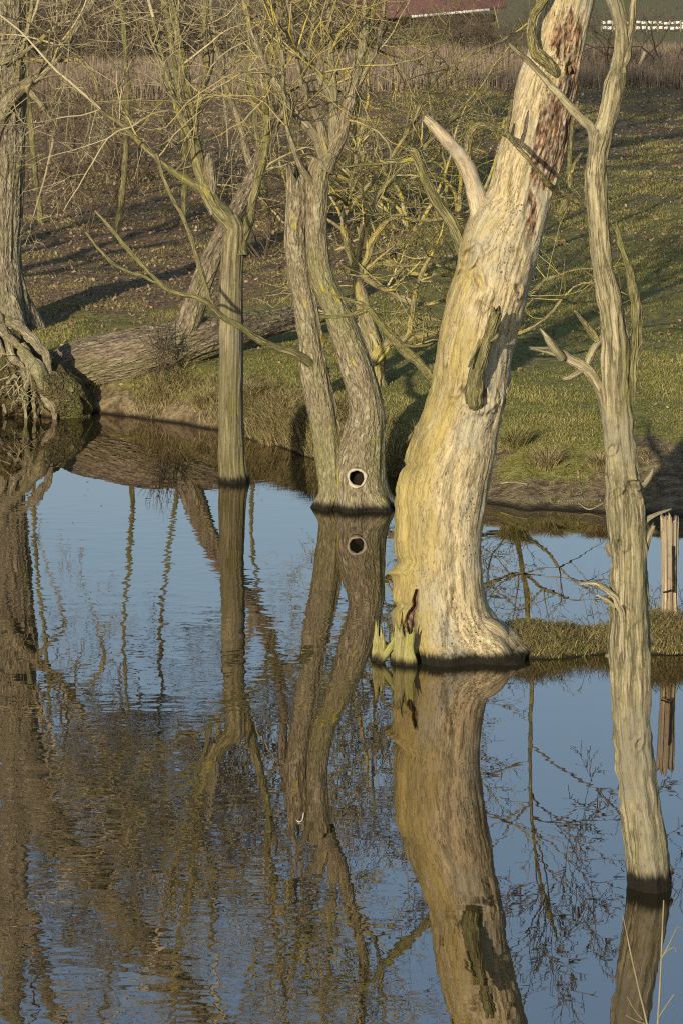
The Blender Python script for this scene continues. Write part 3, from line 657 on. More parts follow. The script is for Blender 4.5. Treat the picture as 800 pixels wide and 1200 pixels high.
wl([(241, 225, 11), (225, 215, 10), (205, 202, 8), (185, 185, 7), (165, 168, 6), (140, 145, 5), (118, 128, 4)], 54, 16, 'olive', PY_, pole)
wl([(231, 175, 13), (222, 155, 11), (210, 133, 10), (203, 110, 9), (197, 85, 8), (190, 62, 6), (180, 20, 5)], 55, 18, 'olive', PY_, pole)
wl([(226, 145, 8), (236, 110, 7), (243, 70, 6), (240, 30, 6), (243, -20, 5)], 56, 16, 'olive', PY_, pole)
wl([(279, 290, 14), (290, 268, 12), (296, 240, 11), (305, 205, 10), (312, 160, 9), (310, 110, 8), (318, 60, 7), (322, 0, 6), (330, -60, 5)], 57, 16, 'olive', PY_, pole)
mb = MB()
for (p, d, r, P) in tips:
    grow(mb, p, d, rng.uniform(1.3, 2.2), max(r*.9, .012), 3, .3, .05, (20, 55), (3, 6))
    for k in range(8):
        i = rng.integers(len(P)//3, len(P)); dd = rng.normal(size=3)*np.array([1, 1, .5])+np.array([0, 0, .9])
        grow(mb, P[i, :3], dd, rng.uniform(.7, 1.6), min(max(P[i, 3]*.4, .008), .011), 2, .5, .03, (25, 65), (3, 5))
mb.build('crown', M['twig'], pole)

# ------------------------------------------------------------------ furrowed tree at the left edge
LY = 34.1
lt = thing('bank_tree', 'large tree with deeply furrowed grey bark at the left edge of the bank', 'tree', at(5, 385, LY))
def left_fn(V, A):
    px, py = proj(V); th = A['theta']; fl = sstep(320, 400, py)
    V = V+(fl*.09*(np.sin(5*th+.4)+.6))[:, None]*np.stack([np.cos(th), np.sin(th), 0*th], -1); return V, {}
mb = MB(); loft(mb, px_path([(4, 412, 84), (4, 385, 76), (4, 360, 64), (3, 335, 55), (2, 300, 44), (3, 250, 45), (4, 200, 48), (6, 150, 48), (8, 110, 48), (5, 60, 46), (5, 10, 48), (3, -60, 44), (-5, -160, 40), (-14, -300, 32), (-10, -420, 24)], LY), 150, .025, (.020, 15, 1.7), (.05, 3), 61, 1.0, 0, left_fn); mb.build('trunk', M['oldbark'], lt)
tips.clear()
wl([(-2, 142, 18, -.2), (8, 125, 17, -.25), (20, 110, 15, -.3), (38, 94, 12, -.3), (60, 76, 11, -.35), (76, 55, 10, -.4), (92, 28, 9, -.4), (110, 0, 8, -.4), (135, -50, 7, -.4)], 62, 20, 'willow_limb', LY, lt)
wl([(19, 108, 7, -.3), (21, 85, 6, -.3), (27, 55, 6, -.3), (34, 25, 5, -.3), (40, -10, 5, -.3)], 63, 14, 'willow_limb', LY, lt)
wl([(2, 74, 7, -.3), (22, 66, 6, -.35), (40, 52, 5, -.4), (58, 38, 4, -.4), (88, 15, 4, -.4)], 64, 12, 'willow_limb', LY, lt)
wl([(26, 98, 7, -.3), (42, 115, 7, -.35), (55, 130, 6, -.4), (66, 146, 5, -.4), (63, 160, 4, -.4)], 65, 12, 'willow_limb', LY, lt)
wl([(28, 70, 6, -.3), (60, 72, 5, -.3), (90, 70, 5, -.3), (108, 85, 4, -.3), (114, 102, 4, -.3), (108, 125, 3, -.3)], 66, 12, 'lichenbark', LY, lt)
wl([(4, 20, 40), (14, -50, 52), (38, -110, 54), (80, -175, 50), (130, -245, 46), (185, -320, 40), (240, -400, 30)], 67, 40, 'oldbark', LY, lt)
wl([(60, -145, 26), (120, -160, 20), (190, -190, 15), (270, -200, 11), (340, -230, 8)], 167, 16, 'oldbark', LY, lt)
wl([(10, -40, 24), (60, -60, 18), (120, -75, 13), (190, -110, 10), (250, -130, 7)], 168, 16, 'oldbark', LY, lt)
wl([(-8, -200, 22), (20, -280, 18), (40, -380, 14), (90, -470, 10)], 68, 16, 'oldbark', LY, lt)
wl([(-10, -380, 16), (-15, -450, 14), (10, -540, 10)], 69, 14, 'oldbark', LY, lt)
mb = MB()
for (p, d, r, P) in tips:
    big_ = r > .03
    grow(mb, p, d, rng.uniform(1.8, 3.0) if big_ else 1.0, max(r*.9, .012), 4 if big_ else 3, .3, .02, (20, 60), (3, 5))
    for k in range(13 if big_ else 3):
        i = rng.integers(len(P)//3, len(P)); dd = rng.normal(size=3)*np.array([1, 1, .7])+np.array([.4, -.1, .1])
        grow(mb, P[i, :3], dd, rng.uniform(1.0, 2.0) if big_ else rng.uniform(.4, 1.0), min(max(P[i, 3]*.3, .006), .03), 3 if big_ else 2, .4, -.02, (25, 65), (3, 5))
mb.build('crown', M['twig'], lt)

# ------------------------------------------------------------------ uprooted root plate on the shore
RYp = 30.75
rt = thing('root_plate', 'gnarled uprooted stump with bare twisted roots and mossy earth at the left shore', 'stump', water_at(60, 486))
mb = MB()
c = at(66, 455, RYp+.22); u = np.linspace(0, math.pi, 40); w = np.linspace(0, 2*math.pi, 61)[:-1]
UU, WW = np.meshgrid(u, w, indexing='ij'); S = np.stack([np.sin(UU)*np.cos(WW), np.sin(UU)*np.sin(WW), np.cos(UU)], -1).reshape(-1, 3)
q = 1+.35*fbm(S*2.2, 4, 95)+.16*fbm(S*9, 3, 96)
V = S*q[:, None]*np.array([.27, .32, .36]); V[:, 0] -= V[:, 2]*.62; V += c
i = np.arange(39)[:, None]*60; j = np.arange(60)[None]; mb.add(V, np.stack([i+j, i+60+j, i+60+(j+1) % 60, i+(j+1) % 60], -1).reshape(-1, 4), grain=V, tint=0*V[:, 0])
c2 = at(8, 440, RYp+.4); V = S*q[:, None]*np.array([.36, .4, .42])+c2; mb.add(V, np.stack([i+j, i+60+j, i+60+(j+1) % 60, i+(j+1) % 60], -1).reshape(-1, 4), grain=V, tint=0*V[:, 0])
mb.build('earth_mound', M['earth'], rt)
for k, pts in enumerate([[(-14, 362, 16), (2, 378, 15), (16, 396, 14), (30, 412, 14), (42, 428, 14), (48, 445, 12), (52, 462, 9), (62, 478, 8), (65, 492, 5)],
                         [(0, 372, 12), (20, 380, 13), (38, 396, 13), (52, 415, 11), (58, 432, 8), (60, 446, 6)],
                         [(5, 385, 9), (10, 402, 9), (16, 420, 9), (24, 430, 7), (30, 446, 5)],
                         [(26, 402, 12), (34, 420, 13), (34, 440, 10), (28, 456, 7), (30, 475, 5), (33, 492, 4)],
                         [(20, 440, 7), (8, 450, 5), (-2, 464, 4), (-4, 490, 3)],
                         [(40, 425, 10), (48, 432, 9), (46, 455, 7), (40, 470, 5), (44, 492, 4)],
                         [(30, 435, 5), (18, 436, 4), (6, 433, 3), (-4, 440, 3)],
                         [(-8, 392, 10), (-2, 410, 10), (-6, 430, 8), (-2, 455, 6), (6, 485, 4)]]):
    mb = MB(); loft(mb, px_path([(p[0], p[1], p[2], -.05+.02*k) for p in pts], RYp), 18, .012, (.010, 40, 8), (.30, 3), 100+k, wob=1.0, rough=.014)
    mb.build('root', M['root'], rt)
mb = MB()
for k in range(34):
    p = at(rng.uniform(0, 55), rng.uniform(415, 470), RYp-rng.uniform(-.1, .15)); grow(mb, p, (rng.normal(-.2, .6), rng.normal(-.3, .4), rng.normal(-.5, .5)), rng.uniform(.1, .28), .006, 1, .8, -.3, (20, 60), (1, 3), .04)
mb.build('rootlets', M['twig'], rt)

# ------------------------------------------------------------------ fallen log with its upright limb
fl = thing('fallen_tree', 'thick fallen trunk with furrowed brown bark lying on the bank, one limb grown upright', 'fallen tree', at(160, 450, 31.4))
def log_fn(V, A): return V, {}
mb = MB(); loft(mb, px_path([(70, 440, 56, .0), (95, 432, 62, 0), (130, 424, 64, 0), (165, 416, 62, .02), (200, 408, 57, .12), (235, 398, 47, .22), (270, 389, 39, .45), (310, 380, 31, .8), (350, 371, 26, 1.2), (400, 361, 20, 1.7)], 31.5), 130, .022, (.022, 14, 1.9), (.06, 3), 71, 1.0, .12); mb.build('trunk', M['logbark'], fl)
tips.clear()
wl([(196, 420, 54, .12), (206, 404, 44, .1), (217, 386, 33, .1), (228, 358, 27, .15), (237, 330, 25, .2), (250, 298, 24, .3), (266, 267, 23, .4), (283, 238, 22, .6), (299, 205, 20, .8), (310, 175, 18, 1), (319, 145, 16, 1), (326, 112, 14, 1), (330, 70, 11, 1), (328, 10, 9, 1), (340, -70, 7, 1)], 72, 70, 'logbark', 31.5, fl, furrow=(.014, 18, 2.4))
wl([(300, 205, 11, .9), (288, 178, 9, .9), (280, 140, 7, .9), (262, 90, 6, .9), (250, 30, 5, .9), (245, -40, 4, .9)], 73, 14, 'willow_limb', 31.5, fl)
wl([(318, 150, 9, 1), (345, 110, 7, 1), (362, 60, 6, 1), (370, -10, 5, 1)], 74, 14, 'willow_limb', 31.5, fl)
mb = MB()
for (p, d, r, P) in tips:
    grow(mb, p, d, rng.uniform(1.5, 2.6), max(r*.9, .014), 3, .3, .04, (20, 55), (4, 6))
    for k in range(8):
        i = rng.integers(len(P)//2, len(P)); dd = rng.normal(size=3)*np.array([1, 1, .5])+np.array([0, 0, .5])
        grow(mb, P[i, :3], dd, rng.uniform(.8, 1.8), min(max(P[i, 3]*.3, .007), .014), 2, .35, .02, (25, 65), (3, 6))
mb.build('crown', M['twig'], fl)
mb = MB(); loft(mb, px_path([(158, 388, 4, .5), (172, 383, 6, .5), (185, 385, 5, .5), (192, 388, 3, .5)], 33.3), 12, .02, (.004, 30, 4), (.2, 3), 75)
tag(mb.build('broken_stick', M['root']), 'short bleached stick lying on the grass above the fallen trunk', 'stick')
mb = MB()
for k in range(70):
    p = at(190+rng.normal(0, 5), 440-rng.random()*40, 31.05); grow(mb, p, (rng.normal(0, .5), rng.normal(-.2, .3), rng.normal(.4, .6)), rng.uniform(.15, .35), .004, 1, .7, .1, (20, 60), (1, 3), .05)
tag(mb.build('twig_bundle', M['btwig']), 'small clump of dry brown twigs in front of the fallen trunk', 'twigs')

# ------------------------------------------------------------------ lichen covered tree behind the willow
g0 = ground_hit(440, 452)
KY = g0[1]
lk = thing('lichen_tree', 'small crooked tree coated in yellow lichen on the bank behind the twin willow', 'tree', g0)
tips.clear()
mb = MB(); loft(mb, px_path([(443, 468, 34), (440, 445, 28), (437, 415, 25), (431, 390, 21), (425, 365, 17), (421, 340, 15), (418, 315, 13)], KY), 40, .02, (.008, 26, 4), (.12, 3), 81); mb.build('trunk', M['lichenbark'], lk)
LK = 'lichenbark'
wl([(420, 330, 12), (412, 300, 10), (402, 270, 9), (405, 240, 8), (412, 205, 7), (420, 170, 6), (428, 130, 5)], 82, 14, LK, KY, lk)
wl([(435, 425, 12, -.1), (443, 412, 11, -.15), (456, 401, 10, -.2), (470, 398, 9, -.2), (480, 388, 7, -.2), (484, 360, 6, -.2), (490, 330, 5, -.2), (505, 300, 4, -.2)], 83, 14, LK, KY, lk)
wl([(419, 322, 9), (432, 328, 8), (452, 340, 7), (468, 350, 6), (490, 358, 5), (520, 352, 4)], 84, 12, LK, KY, lk)
wl([(418, 318, 9), (430, 300, 8), (440, 275, 7), (460, 255, 6), (490, 258, 5), (530, 255, 4), (552, 256, 3)], 85, 12, LK, KY, lk)
wl([(418, 318, 8), (422, 280, 7), (440, 235, 6), (462, 205, 5), (490, 180, 5), (520, 150, 4), (548, 118, 3)], 86, 12, LK, KY, lk)
wl([(420, 335, 8), (436, 310, 7), (470, 311, 5), (505, 310, 4), (535, 318, 3)], 87, 12, LK, KY, lk)
wl([(405, 250, 7), (425, 225, 6), (455, 190, 5), (480, 150, 4), (500, 110, 4), (525, 80, 3), (600, 40, 3)], 88, 12, LK, KY, lk)
wl([(470, 398, 7, -.2), (500, 392, 6, -.1), (540, 388, 5, 0), (600, 392, 5, .1), (640, 372, 4, .1), (658, 350, 3, .1)], 89, 12, LK, KY, lk)
wl([(480, 320, 5), (540, 325, 4), (610, 345, 4), (640, 328, 4), (656, 322, 3)], 90, 12, LK, KY, lk)
mb = MB()
for (p, d, r, P) in tips:
    grow(mb, p, d, rng.uniform(.4, .8), max(r*.9, .006), 2, .5, .08, (25, 65), (3, 5), .07)
    for k in range(9):
        i = rng.integers(1, len(P)); dd = rng.normal(size=3)*np.array([1, .8, .6])+np.array([.1, 0, .35])
        grow(mb, P[i, :3], dd, rng.uniform(.5, 1.2), max(P[i, 3]*.5, .008), 2, .55, .08, (25, 70), (3, 5), .07)
mb.build('crown', M['ltwig'], lk)

# ------------------------------------------------------------------ thicket of bare bushes on the meadow
def bush(name, label, cat, mat, h, nst, lev, group, spread=.7, curl=.35, nch=(4, 6), r=.018):
    o = thing(name, label, cat, (0, 0, 0), group); mb = MB()
    for k in range(nst):
        a = rng.random()*6.28; t = rng.uniform(.1, 1)*spread
        grow(mb, (math.cos(a)*.12, math.sin(a)*.12, -.05), (math.cos(a)*t, math.sin(a)*t, 1), h*rng.uniform(.6, 1.0), r*rng.uniform(.6, 1.2), lev, curl, .03, (20, 65), nch, .13, (.35, .65), .15, .0042)
    mb.build('branches', mat, o); return o
G1 = 'bare bushes in the thicket behind the pond'
G1b = 0
protos = [bush('bare_bush', '', 'bush', M['ltwig'], 2.2, 7, 3, G1, 1.1, .55, (3, 5), .026), bush('bare_bush', '', 'bush', M['twig'], 2.6, 6, 3, G1, .9, .5, (3, 5), .016), bush('bare_bush', '', 'bush', M['btwig'], 1.9, 10, 3, G1, 1.0, .45)]
spots = [(100, 268, 2, .7, 'spreading bare bush right of the furrowed tree at the left edge'),
         (150, 215, 2, 1.0, 'brown bush farther up the meadow between left edge tree and pond tree'),
         (345, 262, 0, 1.0, 'bare bush filling the gap behind the broken left willow stem'),
         (310, 300, 2, .7, 'low brown bush between the pond tree and the twin willow'),
         (480, 268, 0, 1.15, 'yellow lichened bush left of the pale trunk'),
         (530, 250, 0, 1.15, 'yellow lichened bush partly hidden by the stubs of the pale trunk'),
         (440, 225, 0, 1.2, 'tall bare bush behind the lichen tree, farther up the meadow'),
         (60, 205, 2, 1.1, 'brown bush beside the furrowed trunk, far up the meadow'),
         (250, 222, 1, 1.0, 'bare bush behind the upright limb of the fallen tree')]
used = set()
for (px, py, k, s, lab) in spots:
    p = ground_hit(px, py)
    if k not in used:
        used.add(k); o = protos[k]; o.location = p; o.scale = (s,)*3; o['label'] = lab
    else: o = dup(protos[k], p, rng.random()*6.28, s*rng.uniform(.9, 1.1), lab)

sp = bush('bare_bush', 'sparse brown bush at the top right corner before the white fence', 'bush', M['btwig'], 2.3, 4, 3, G1, .8, .45, (2, 4), .022); sp.location = ground_hit(783, 84)
dup(sp, ground_hit(648, 86), 2.0, 1.0, 'sparse brown bush just behind the top of the pale trunk')
dup(sp, ground_hit(735, 85), 5.2, 1.1, 'sparse brown bush between the slim grey snag and the leaning pale post')
dup(sp, ground_hit(705, 83), 4.0, .9, 'sparse brown bush behind the top of the slim grey snag')
# tall slender trees on the meadow whose crowns fill the mirrored sky at the left
G2 = 'slender bare trees on the meadow'
def slender(label, px, py, h, top_dx, mat, seed, tlo=.5, nb=40):
    p = ground_hit(px, py); o = thing('slender_tree', label, 'tree', p, G2)
    P = np.array([[p[0]+top_dx*t*t+.15*math.sin(t*7+seed), p[1]+.1*math.sin(t*5), p[2]-.1+h*.75*t, .040*(1-.65*t)] for t in np.linspace(0, 1, 9)])
    mb = MB(); loft(mb, P, 24, .05, (.006, 22, 3), (.08, 3), seed); mb.build('trunk', M['olive'], o)
    mb = MB()
    for k in range(nb):
        t = rng.uniform(tlo, 1)**.8; q = np.array([np.interp(t, np.linspace(0, 1, 9), P[:, m]) for m in range(4)]); a = rng.random()*6.28
        grow(mb, q[:3], (math.cos(a), math.sin(a), rng.uniform(.3, 1.2)), rng.uniform(1.2, 2.6)*(1.2-.5*t), q[3]*.6, 3, .35, .02, (20, 60), (3, 6), .2, (.4, .65), .2, .0055)
    mb.build('crown', mat, o); return o
slender('thin bare tree with upswept crown nearest the furrowed tree at the left edge', 135, 285, 9.5, .5, M['btwig'], 201)
slender('thin bare tree behind the left limb of the straight pond tree', 205, 258, 11, -.4, M['btwig'], 202)
slender('thin bare tree just right of the straight pond tree, far up the meadow', 300, 248, 10, .4, M['btwig'], 203)
slender('thin bare tree at the far left beside the furrowed trunk', 48, 262, 12, -.3, M['btwig'], 204)
slender('thin bare tree hidden low down by the pale trunk, its crown above the pale trunk', 596, 318, 9.0, .75, M['btwig'], 206, .55, 16)
slender('thin bare tree behind the top of the twin willow', 425, 250, 9, .3, M['twig'], 205)

def shade_tree(label, x, y, h, seed):  # unseen tree, added for the shadow it throws across the slope
    p = np.array([x, y, gz(x, y)]); o = thing('shadow_tree', label, 'tree', p, 'unseen bare trees added beyond the left edge for their shadows')
    P = np.array([[x+.25*math.sin(t*4+seed), y+.1*math.sin(t*5), p[2]-.1+h*t, .19*(1-.8*t)] for t in np.linspace(0, 1, 9)]); mb = MB()
    loft(mb, P, 30, .05, (.012, 16, 2.2), (.08, 3), seed); mb.build('trunk', M['oldbark'], o); mb = MB()
    for k in range(16):
        t = rng.uniform(.2, 1); q = np.array([np.interp(t, np.linspace(0, 1, 9), P[:, m]) for m in range(4)]); a = rng.random()*6.28
        grow(mb, q[:3], (math.cos(a), math.sin(a), rng.uniform(.4, 1.2)), rng.uniform(1.2, 2.4), q[3]*.45, 2, .3, .02, (20, 60), (2, 4), .25, (.4, .65), .2, .006)
    mb.build('crown', M['btwig'], o)
shade_tree('taller unseen bare tree added beyond the left edge for its long shadow on the slope', -6.6, 32.4, 5.2, 301)
shade_tree('shorter unseen bare tree added beyond the left edge for its shadow on the slope', -6.9, 34.6, 4.2, 302)

# hedge of brush behind the reeds
G3 = 'brown bushes behind the reed belt'
hp = bush('hedge_bush', 'brown leafless bush in the dense row behind the reed belt', 'bush', M['btwig'], 3.0, 14, 3, G3, 1.1, .4, (4, 6), .03)
first = True
for px in list(range(-30, 620, 34)):
    for row in range(1):
        Y = 80+row*9+rng.uniform(-3, 3); X = (px+rng.uniform(-12, 12)-400)*Y/F; s = rng.uniform(.75, 1.15)*(.62 if px > 440 else 1.0)
        if first: hp.location = (X, Y, gz(X, Y)); hp.scale = (s,)*3; first = False
        else: dup(hp, (X, Y, gz(X, Y)), rng.random()*6.28, s)

# ------------------------------------------------------------------ turf strip, posts, saplings
def strip_mesh():
    mb = MB(); n = 300; xs = np.linspace(.72, 14, n); m = 24
    V = []; c = np.linspace(0, 1, m)
    for x in xs:
        t = sstep(.72, 1.25, np.array([x]))[0]
        yc = 20.50+.06*math.sin(x*3.1)+.02*max(x-2.2, 0); hw = (.16+.22*t)*(1+.15*math.sin(x*5.3+1)); hh = .05+.09*t
        for u in c: V.append([x, yc+(u*2-1)*hw*1.25, -.25+(hh*(1+.35*math.sin(x*2.3+.7)*math.sin(x*5.1))+.25)*(1-abs(u*2-1)**3.2)])
    V = np.array(V); V[:, 2] += .035*fbm(V*np.array([7, 7, 1.]), 3, 111)*(V[:, 2] > -.1); V[:, 1] += .10*fbm(V*np.array([4, 0, 0]), 4, 112); V[:, 2] += .05*fbm(V*np.array([5, 5, 0.]), 3, 116)*(V[:, 2] > -.05)
    i = np.arange(n-1)[:, None]*m; j = np.arange(m-1)[None]
    mb.add(V, np.stack([i+j, i+m+j, i+m+j+1, i+j+1], -1).reshape(-1, 4), litter=np.full(len(V), .45), mud=np.full(len(V), .1)); return mb.build('turf_strip', M['ground']), V
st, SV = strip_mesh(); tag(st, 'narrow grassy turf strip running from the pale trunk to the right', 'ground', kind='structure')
topv = SV[(SV[:, 2] > .01) & (SV[:, 0] < 4.2)]
mb = MB(); k = rng.integers(0, len(topv), 30000); B = topv[k]+np.stack([rng.normal(0, .025, len(k)), rng.normal(0, .02, len(k)), 0*k-.012], -1)
cl = fbm(B*np.array([6, 6, 0.]), 3, 113)
blade_mesh(mb, B[:, 0], B[:, 1], B[:, 2], rng.uniform(.025, .065, len(k))*np.clip(1+2.2*cl, .3, 2.4), rng.uniform(.002, .005, len(k)), rng.uniform(.3, 1.4, len(k)), np.clip(.45+.9*cl+rng.normal(0, .22, len(k)), 0, 1), rng.normal(-1.57, 1.4, len(k)))
tag(mb.build('turf_grass', M['green_tuft'], smooth=False), 'short grass on top of the turf strip', 'grass', kind='stuff')
mb = MB(); fr_ = topv[(topv[:, 1] < 20.42)]; k = rng.integers(0, len(fr_), 12000); B = fr_[k]+np.stack([rng.normal(0, .03, len(k)), rng.normal(0, .02, len(k)), 0*k-.01], -1)
kk = rng.random(len(k)) < .45+.8*sstep(1.9, 2.15, B[:, 0])+.4*vnoise(B*np.array([5, 0, 0]), 115); B = B[kk]
blade_mesh(mb, B[:, 0], B[:, 1], B[:, 2], rng.uniform(.05, .14, len(B)), rng.uniform(.002, .005, len(B)), rng.uniform(.7, 1.6, len(B)), rng.beta(2, 2, len(B)), rng.normal(-1.57, .8, len(B)))
tag(mb.build('turf_dry_grass', M['dry'], smooth=False), 'straw coloured grass hanging over the front of the turf strip', 'dry grass', kind='stuff')

post = thing('wooden_post', 'split weathered wooden post standing on the turf strip at the right edge', 'post', at(785, 738, 20.5))
def post_fn(V, A):
    V = V.copy(); th = A['theta']
    for t0 in (-1.9, -1.15, -.5): V[:, 1] += .035*np.exp(-((th-2*math.pi-t0)/.10)**2)+.035*np.exp(-((th-t0)/.10)**2)
    return V, {'algae': 0*th, 'rot': .35*np.exp(-((th-2*math.pi+1.3)/.35)**2)}
mb = MB(); loft(mb, px_path([(786, 765, 24), (785, 738, 22), (784, 710, 19), (784, 680, 18), (784, 640, 19), (784, 609, 20)], 20.5), 70, .012, (.005, 46, 1.6), (.12, 3), 121, .9, .05, post_fn); mb.build('shaft', M['post'], post)
mb = MB(); loft(mb, px_path([(788, 640, 3, -.06), (789, 690, 2, -.07), (786, 692, 2, -.08), (776, 694, 2, -.06)], 20.5), 6, .01); mb.build('wire', M['dark'], post)

def sapling(px, py, Y, h, n, label, mat='btwig', spread=.6):
    p = at(px, py, Y); o = thing('bare_sapling', label, 'sapling', p, 'leafless saplings on the turf strip'); mb = MB()
    for k in range(n): grow(mb, p+np.array([rng.normal(0, .04), rng.normal(0, .03), -.03]), (rng.normal(0, spread), rng.normal(0, .4), 1), h*rng.uniform(.6, 1.1), .0045, 2, .5, .02, (20, 60), (2, 4), .05, (.35, .6), .2, .002)
    mb.build('stems', M[mat], o)
sapling(652, 752, 20.55, .26, 9, 'small leafless sapling on the turf strip left of the grey snag')
sapling(700, 748, 20.6, .30, 5, 'sparse leafless sapling on the turf strip hard against the left of the grey snag')
sapling(768, 735, 20.65, .34, 12, 'dense leafless sapling on the turf strip between the grey snag and the post')

# twigs rising from the water in the near right corner
p = at(768, 1218, 12.6); o = thing('water_twig', 'thin pale twigs rising from the water at the bottom right corner', 'twig', p)
mb = MB()
for pts in ([(762, 1240, 4), (757, 1198, 4), (748, 1160, 3.4), (738, 1115, 3), (733, 1090, 2), (729, 1073, 1.6)], [(768, 1240, 4.4), (770, 1200, 4), (773, 1150, 3.6), (775, 1100, 3), (777, 1055, 2.4)], [(771, 1192, 2.6), (779, 1180, 2.2), (789, 1165, 1.6)],
            [(775, 1122, 2.4), (783, 1107, 2.2), (793, 1087, 2), (800, 1090, 1.6)], [(776, 1120, 2), (784, 1112, 1.8), (790, 1111, 1.6), (791, 1116, 1.4)], [(752, 1195, 2), (742, 1182, 1.6), (734, 1168, 1.2)], [(755, 1200, 1.6), (742, 1195, 1.4), (733, 1190, 1.2)]):
    P = catmull(px_path(pts, 12.6), 6); mb.tube(P[:, :3], P[:, 3]*.7, 6, .35)
mb.build('stems', M['twig'], o)

# grass tussocks on the right bank
G4 = 'grass tussocks on the bank'
for (px, py, s, mat, lab) in ((603, 520, .17, 'green_tuft', 'round grass tussock on the mud just right of the pale trunk'), (640, 545, .16, 'dry', 'flat straw tussock on the bank between pale trunk and grey snag'),
                              (702, 545, .13, 'dry', 'dry grass tussock on the bank touching the left of the grey snag'), (461, 545, .20, 'green_tuft', 'green grass tussock between the twin willow and the pale trunk'),
                              (240, 470, .16, 'dry', 'straw tussock on the bank left of the straight pond tree'), (325, 498, .22, 'dry', 'large straw tussock between the straight pond tree and the twin willow')):
    p = ground_hit(px, py); mb = MB(); n = 900; a = rng.random(n)*6.28; r = s*.6*np.sqrt(rng.random(n)); X = p[0]+np.cos(a)*r; Y = p[1]+np.sin(a)*r
    blade_mesh(mb, X, Y, ground_z(X, Y)-.01, s*rng.uniform(.5, 1.1, n), rng.uniform(.004, .007, n), rng.uniform(.3, 1.4, n), rng.beta(2, 2, n), a+rng.normal(0, .5, n))
    tag(mb.build('grass_tussock', M[mat], smooth=False), lab, 'tussock', G4)
# sticks lying on the right bank
for (pts, lab) in (([(586, 570), (600, 569), (617, 570)], 'pale stick lying on the mud right of the pale trunk'), ([(677, 592), (690, 600), (708, 592)], 'bent twig lying at the water edge beside the grey snag')):
    P = np.array([ground_hit(x, y) for x, y in pts])+np.array([0, 0, .015]); P = catmull(P, 5); mb = MB(); mb.tube(P, np.full(len(P), .006), 6, .4); tag(mb.build('fallen_stick', M['twig']), lab, 'stick')

# scraps floating on the water
mb = MB(); n = 420; X = rng.uniform(-3, 2.4, n); Y = rng.uniform(14, 29, n)
k = (Y < shore(X)-.15) & ((X < .4) | (Y > 20.9)) & (rng.random(n) < .35+.5*vnoise(np.stack([X*.9, Y*.7, 0*X], -1), 152)); X, Y = X[k], Y[k]; n = len(X)
a = rng.random(n)*6.28; sz = rng.uniform(.006, .016, n); u = np.stack([np.cos(a), np.sin(a), 0*a], -1)*sz[:, None]; v = np.stack([-np.sin(a), np.cos(a), 0*a], -1)*sz[:, None]*.5
C = np.stack([X, Y, 0*X+.003], -1); up = np.array([0, 0, .003]); V = np.stack([C-u, C-v+up, C+u, C+v+up], 1).reshape(-1, 3); kk = np.arange(n)[:, None]*4
mb.add(V, np.hstack([kk, kk+1, kk+2, kk+3]), tint=np.repeat(rng.beta(1.5, 2.5, n), 4))
tag(mb.build('floating_leaves', M['leaf'], smooth=False), 'tiny brown leaf scraps floating on the pond', 'floating leaves', kind='stuff')

# feather on the water
mb = MB(); P = catmull(np.array([water_at(x, y)+np.array([0, 0, h]) for x, y, h in ((347, 962, .006), (350, 964, .004), (354, 963, .008), (356, 959, .03))]), 6); mb.tube(P, np.linspace(.0015, .0032, len(P)), 6)
tag(mb.build('feather', M['white']), 'small curled white feather floating on the water', 'feather')

# ------------------------------------------------------------------ the farm beyond
bY = 250.0; bz = gz(10, bY)
bx0, bx1 = (385-400)*bY/F, (585-400)*bY/F
barn = thing('farm_building', 'low farm building with a maroon roof far beyond the reeds', 'building', ((bx0+bx1)/2, bY, bz))
mb = MB()
def roofz(x): return .09*(x-bx1)+4.65
V = []
for x in (bx0-.5, bx1+.3):
    for (y, dz) in ((-1.2, 0), (5.5, 3.4), (12, 0)): V += [[x, bY+y, bz+roofz(x)+dz], [x, bY+y, bz+roofz(x)+dz-.25]]
mb.add(np.array(V), [[0, 6, 8, 2], [2, 8, 10, 4], [1, 3, 9, 7], [3, 5, 11, 9], [0, 1, 7, 6], [4, 10, 11, 5], [0, 2, 3, 1], [2, 4, 5, 3], [6, 7, 9, 8], [8, 9, 11, 10]])
mb.build('roof', M['roof'], barn, False)
mb = MB(); mb.box(((bx0+bx1)/2, bY+6, bz+1.9), (bx1-bx0-.6, 8, 3.8)); mb.build('wall', M['barnwall'], barn, False)
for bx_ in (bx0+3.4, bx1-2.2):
    mb = MB(); mb.box((bx_, bY+1.9, bz+1.6), (3.4, .2, 3.0)); mb.build('bay_shade_panel', M['barndark'], barn, False)  # solid dark panel on the wall, painted as the shade inside an open bay
mb = MB(); xm = bx1-4.0; mb.box((xm, bY-1.35, bz+roofz(xm)-.22), (6, .12, .18), 0, math.atan(.09)); mb.build('gutter', M['white'], barn, False)
mb = MB(); mb.box((at(485, 33, 245)[0], 245, gz(6, 245)+.75), (4.2, 1.2, 1.5)); tg = mb.build('farm_trailer', M['redpaint'], None, False); tag(tg, 'dull red farm trailer parked before the maroon roofed building', 'trailer')
bx = bpy.data.objects['farm_trailer']; mb = MB()
for sx in (-1.3, 1.3):
    cc = np.array([at(485, 33, 245)[0]+sx, 244.3, gz(6, 245)+.4]); a = np.linspace(0, 2*math.pi, 25)[:-1]
    V = np.concatenate([[cc+np.array([math.cos(t)*.4, d_, math.sin(t)*.4]) for t in a] for d_ in (-.12, .12)]+[[cc+np.array([0, -.12, 0]), cc+np.array([0, .12, 0])]])
    w_ = MB(); kq = np.arange(24); w_.add(V, np.stack([kq, (kq+1) % 24, 24+(kq+1) % 24, 24+kq], -1), np.concatenate([np.stack([kq, (kq+1) % 24, 0*kq+48], -1), np.stack([24+kq, 24+(kq+1) % 24, 0*kq+49], -1)])); w_.build('wheel', M['dark'], bx, False)
FY = 430.0
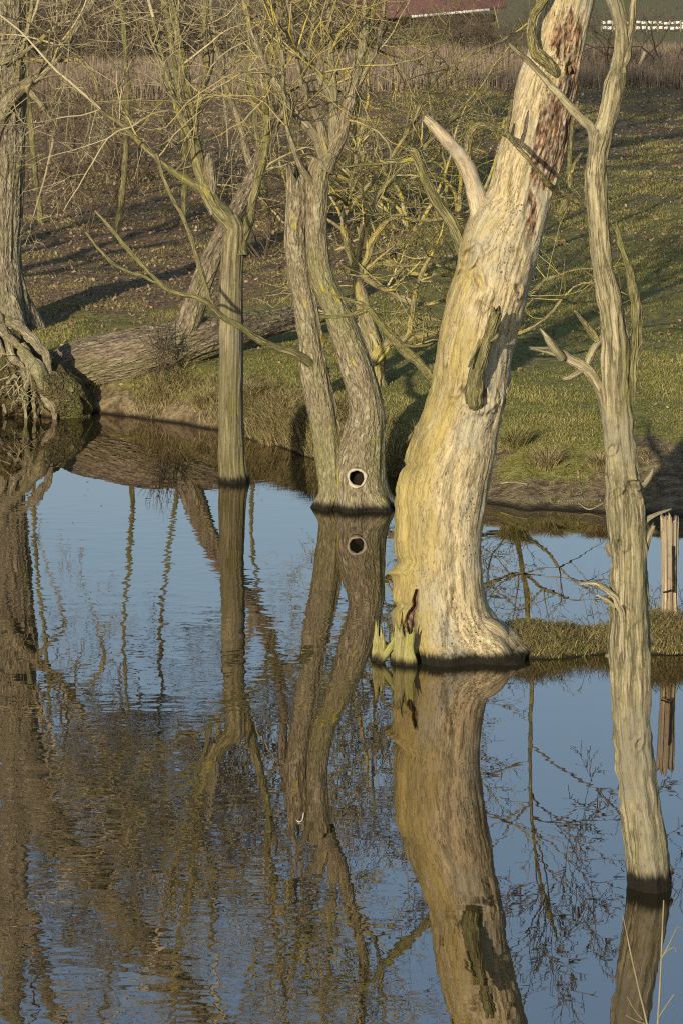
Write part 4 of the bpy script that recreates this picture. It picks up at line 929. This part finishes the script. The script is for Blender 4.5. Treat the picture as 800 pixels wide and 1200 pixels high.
x0, x1 = at(704, 30, FY)[0], at(850, 30, FY)[0]; fz = gz((x0+x1)/2, FY)
wf = thing('white_fence', 'white board fence far off at the top right', 'fence', ((x0+x1)/2, FY, fz))
for k in range(2):
    mb = MB()
    for q in range(22): mb.box((x0+(x1-x0)*(q+.5)/22, FY, fz+.52+.70*k+rng.normal(0, .05)), ((x1-x0)/22*rng.uniform(.62, .93), .06, .40*rng.uniform(.75, 1.1)), 0, rng.normal(0, .05))
    mb.build('rail', M['white'], wf, False)
for k in range(12):
    mb = MB(); mb.box((x0+(x1-x0)*k/11, FY-.12, fz+.75), (.16, .12, 1.5)); mb.build('fence_post', M['post'], wf, False)
pt = ground_hit(747, 88)
mb = MB(); P = px_path([(746, 90, 4), (750, 75, 4), (755, 60, 4)], pt[1]-.3); loft(mb, P, 12, .05, (.003, 30, 3), (.1, 3), 131); tag(mb.build('leaning_post', M['hole']), 'thin pale post leaning right in front of the reeds at the top right', 'post')

# ------------------------------------------------------------------ light
AZ, EL = rad(19.5), rad(13.5)
w = bpy.data.worlds.new('World'); sc.world = w; w.use_nodes = True; nt = w.node_tree; bg = nt.nodes['Background']
sky = nt.nodes.new('ShaderNodeTexSky'); sky.sky_type = 'NISHITA'; sky.sun_disc = False; sky.sun_elevation = EL; sky.sun_rotation = math.pi+AZ
sky.air_density = 1.0; sky.dust_density = .7; sky.ozone_density = 1.6
nt.links.new(sky.outputs[0], bg.inputs[0]); bg.inputs[1].default_value = .13
sl = bpy.data.lights.new('sun', 'SUN'); sl.energy = 4.6; sl.angle = rad(.5); sl.color = (1, .885, .66)
so = bpy.data.objects.new('sun', sl); COL.objects.link(so)
L = Vector((math.sin(AZ)*math.cos(EL), math.cos(AZ)*math.cos(EL), -math.sin(EL))); so.rotation_euler = L.to_track_quat('-Z', 'Y').to_euler(); so.location = (-10, -30, 15)
sc.view_settings.view_transform = 'Standard'; sc.view_settings.look = 'None'; sc.view_settings.exposure = 0.35; sc.view_settings.gamma = 1.0
sc.cycles.filter_width = 1.1; sc.cycles.max_bounces = 6; sc.cycles.use_denoising = False
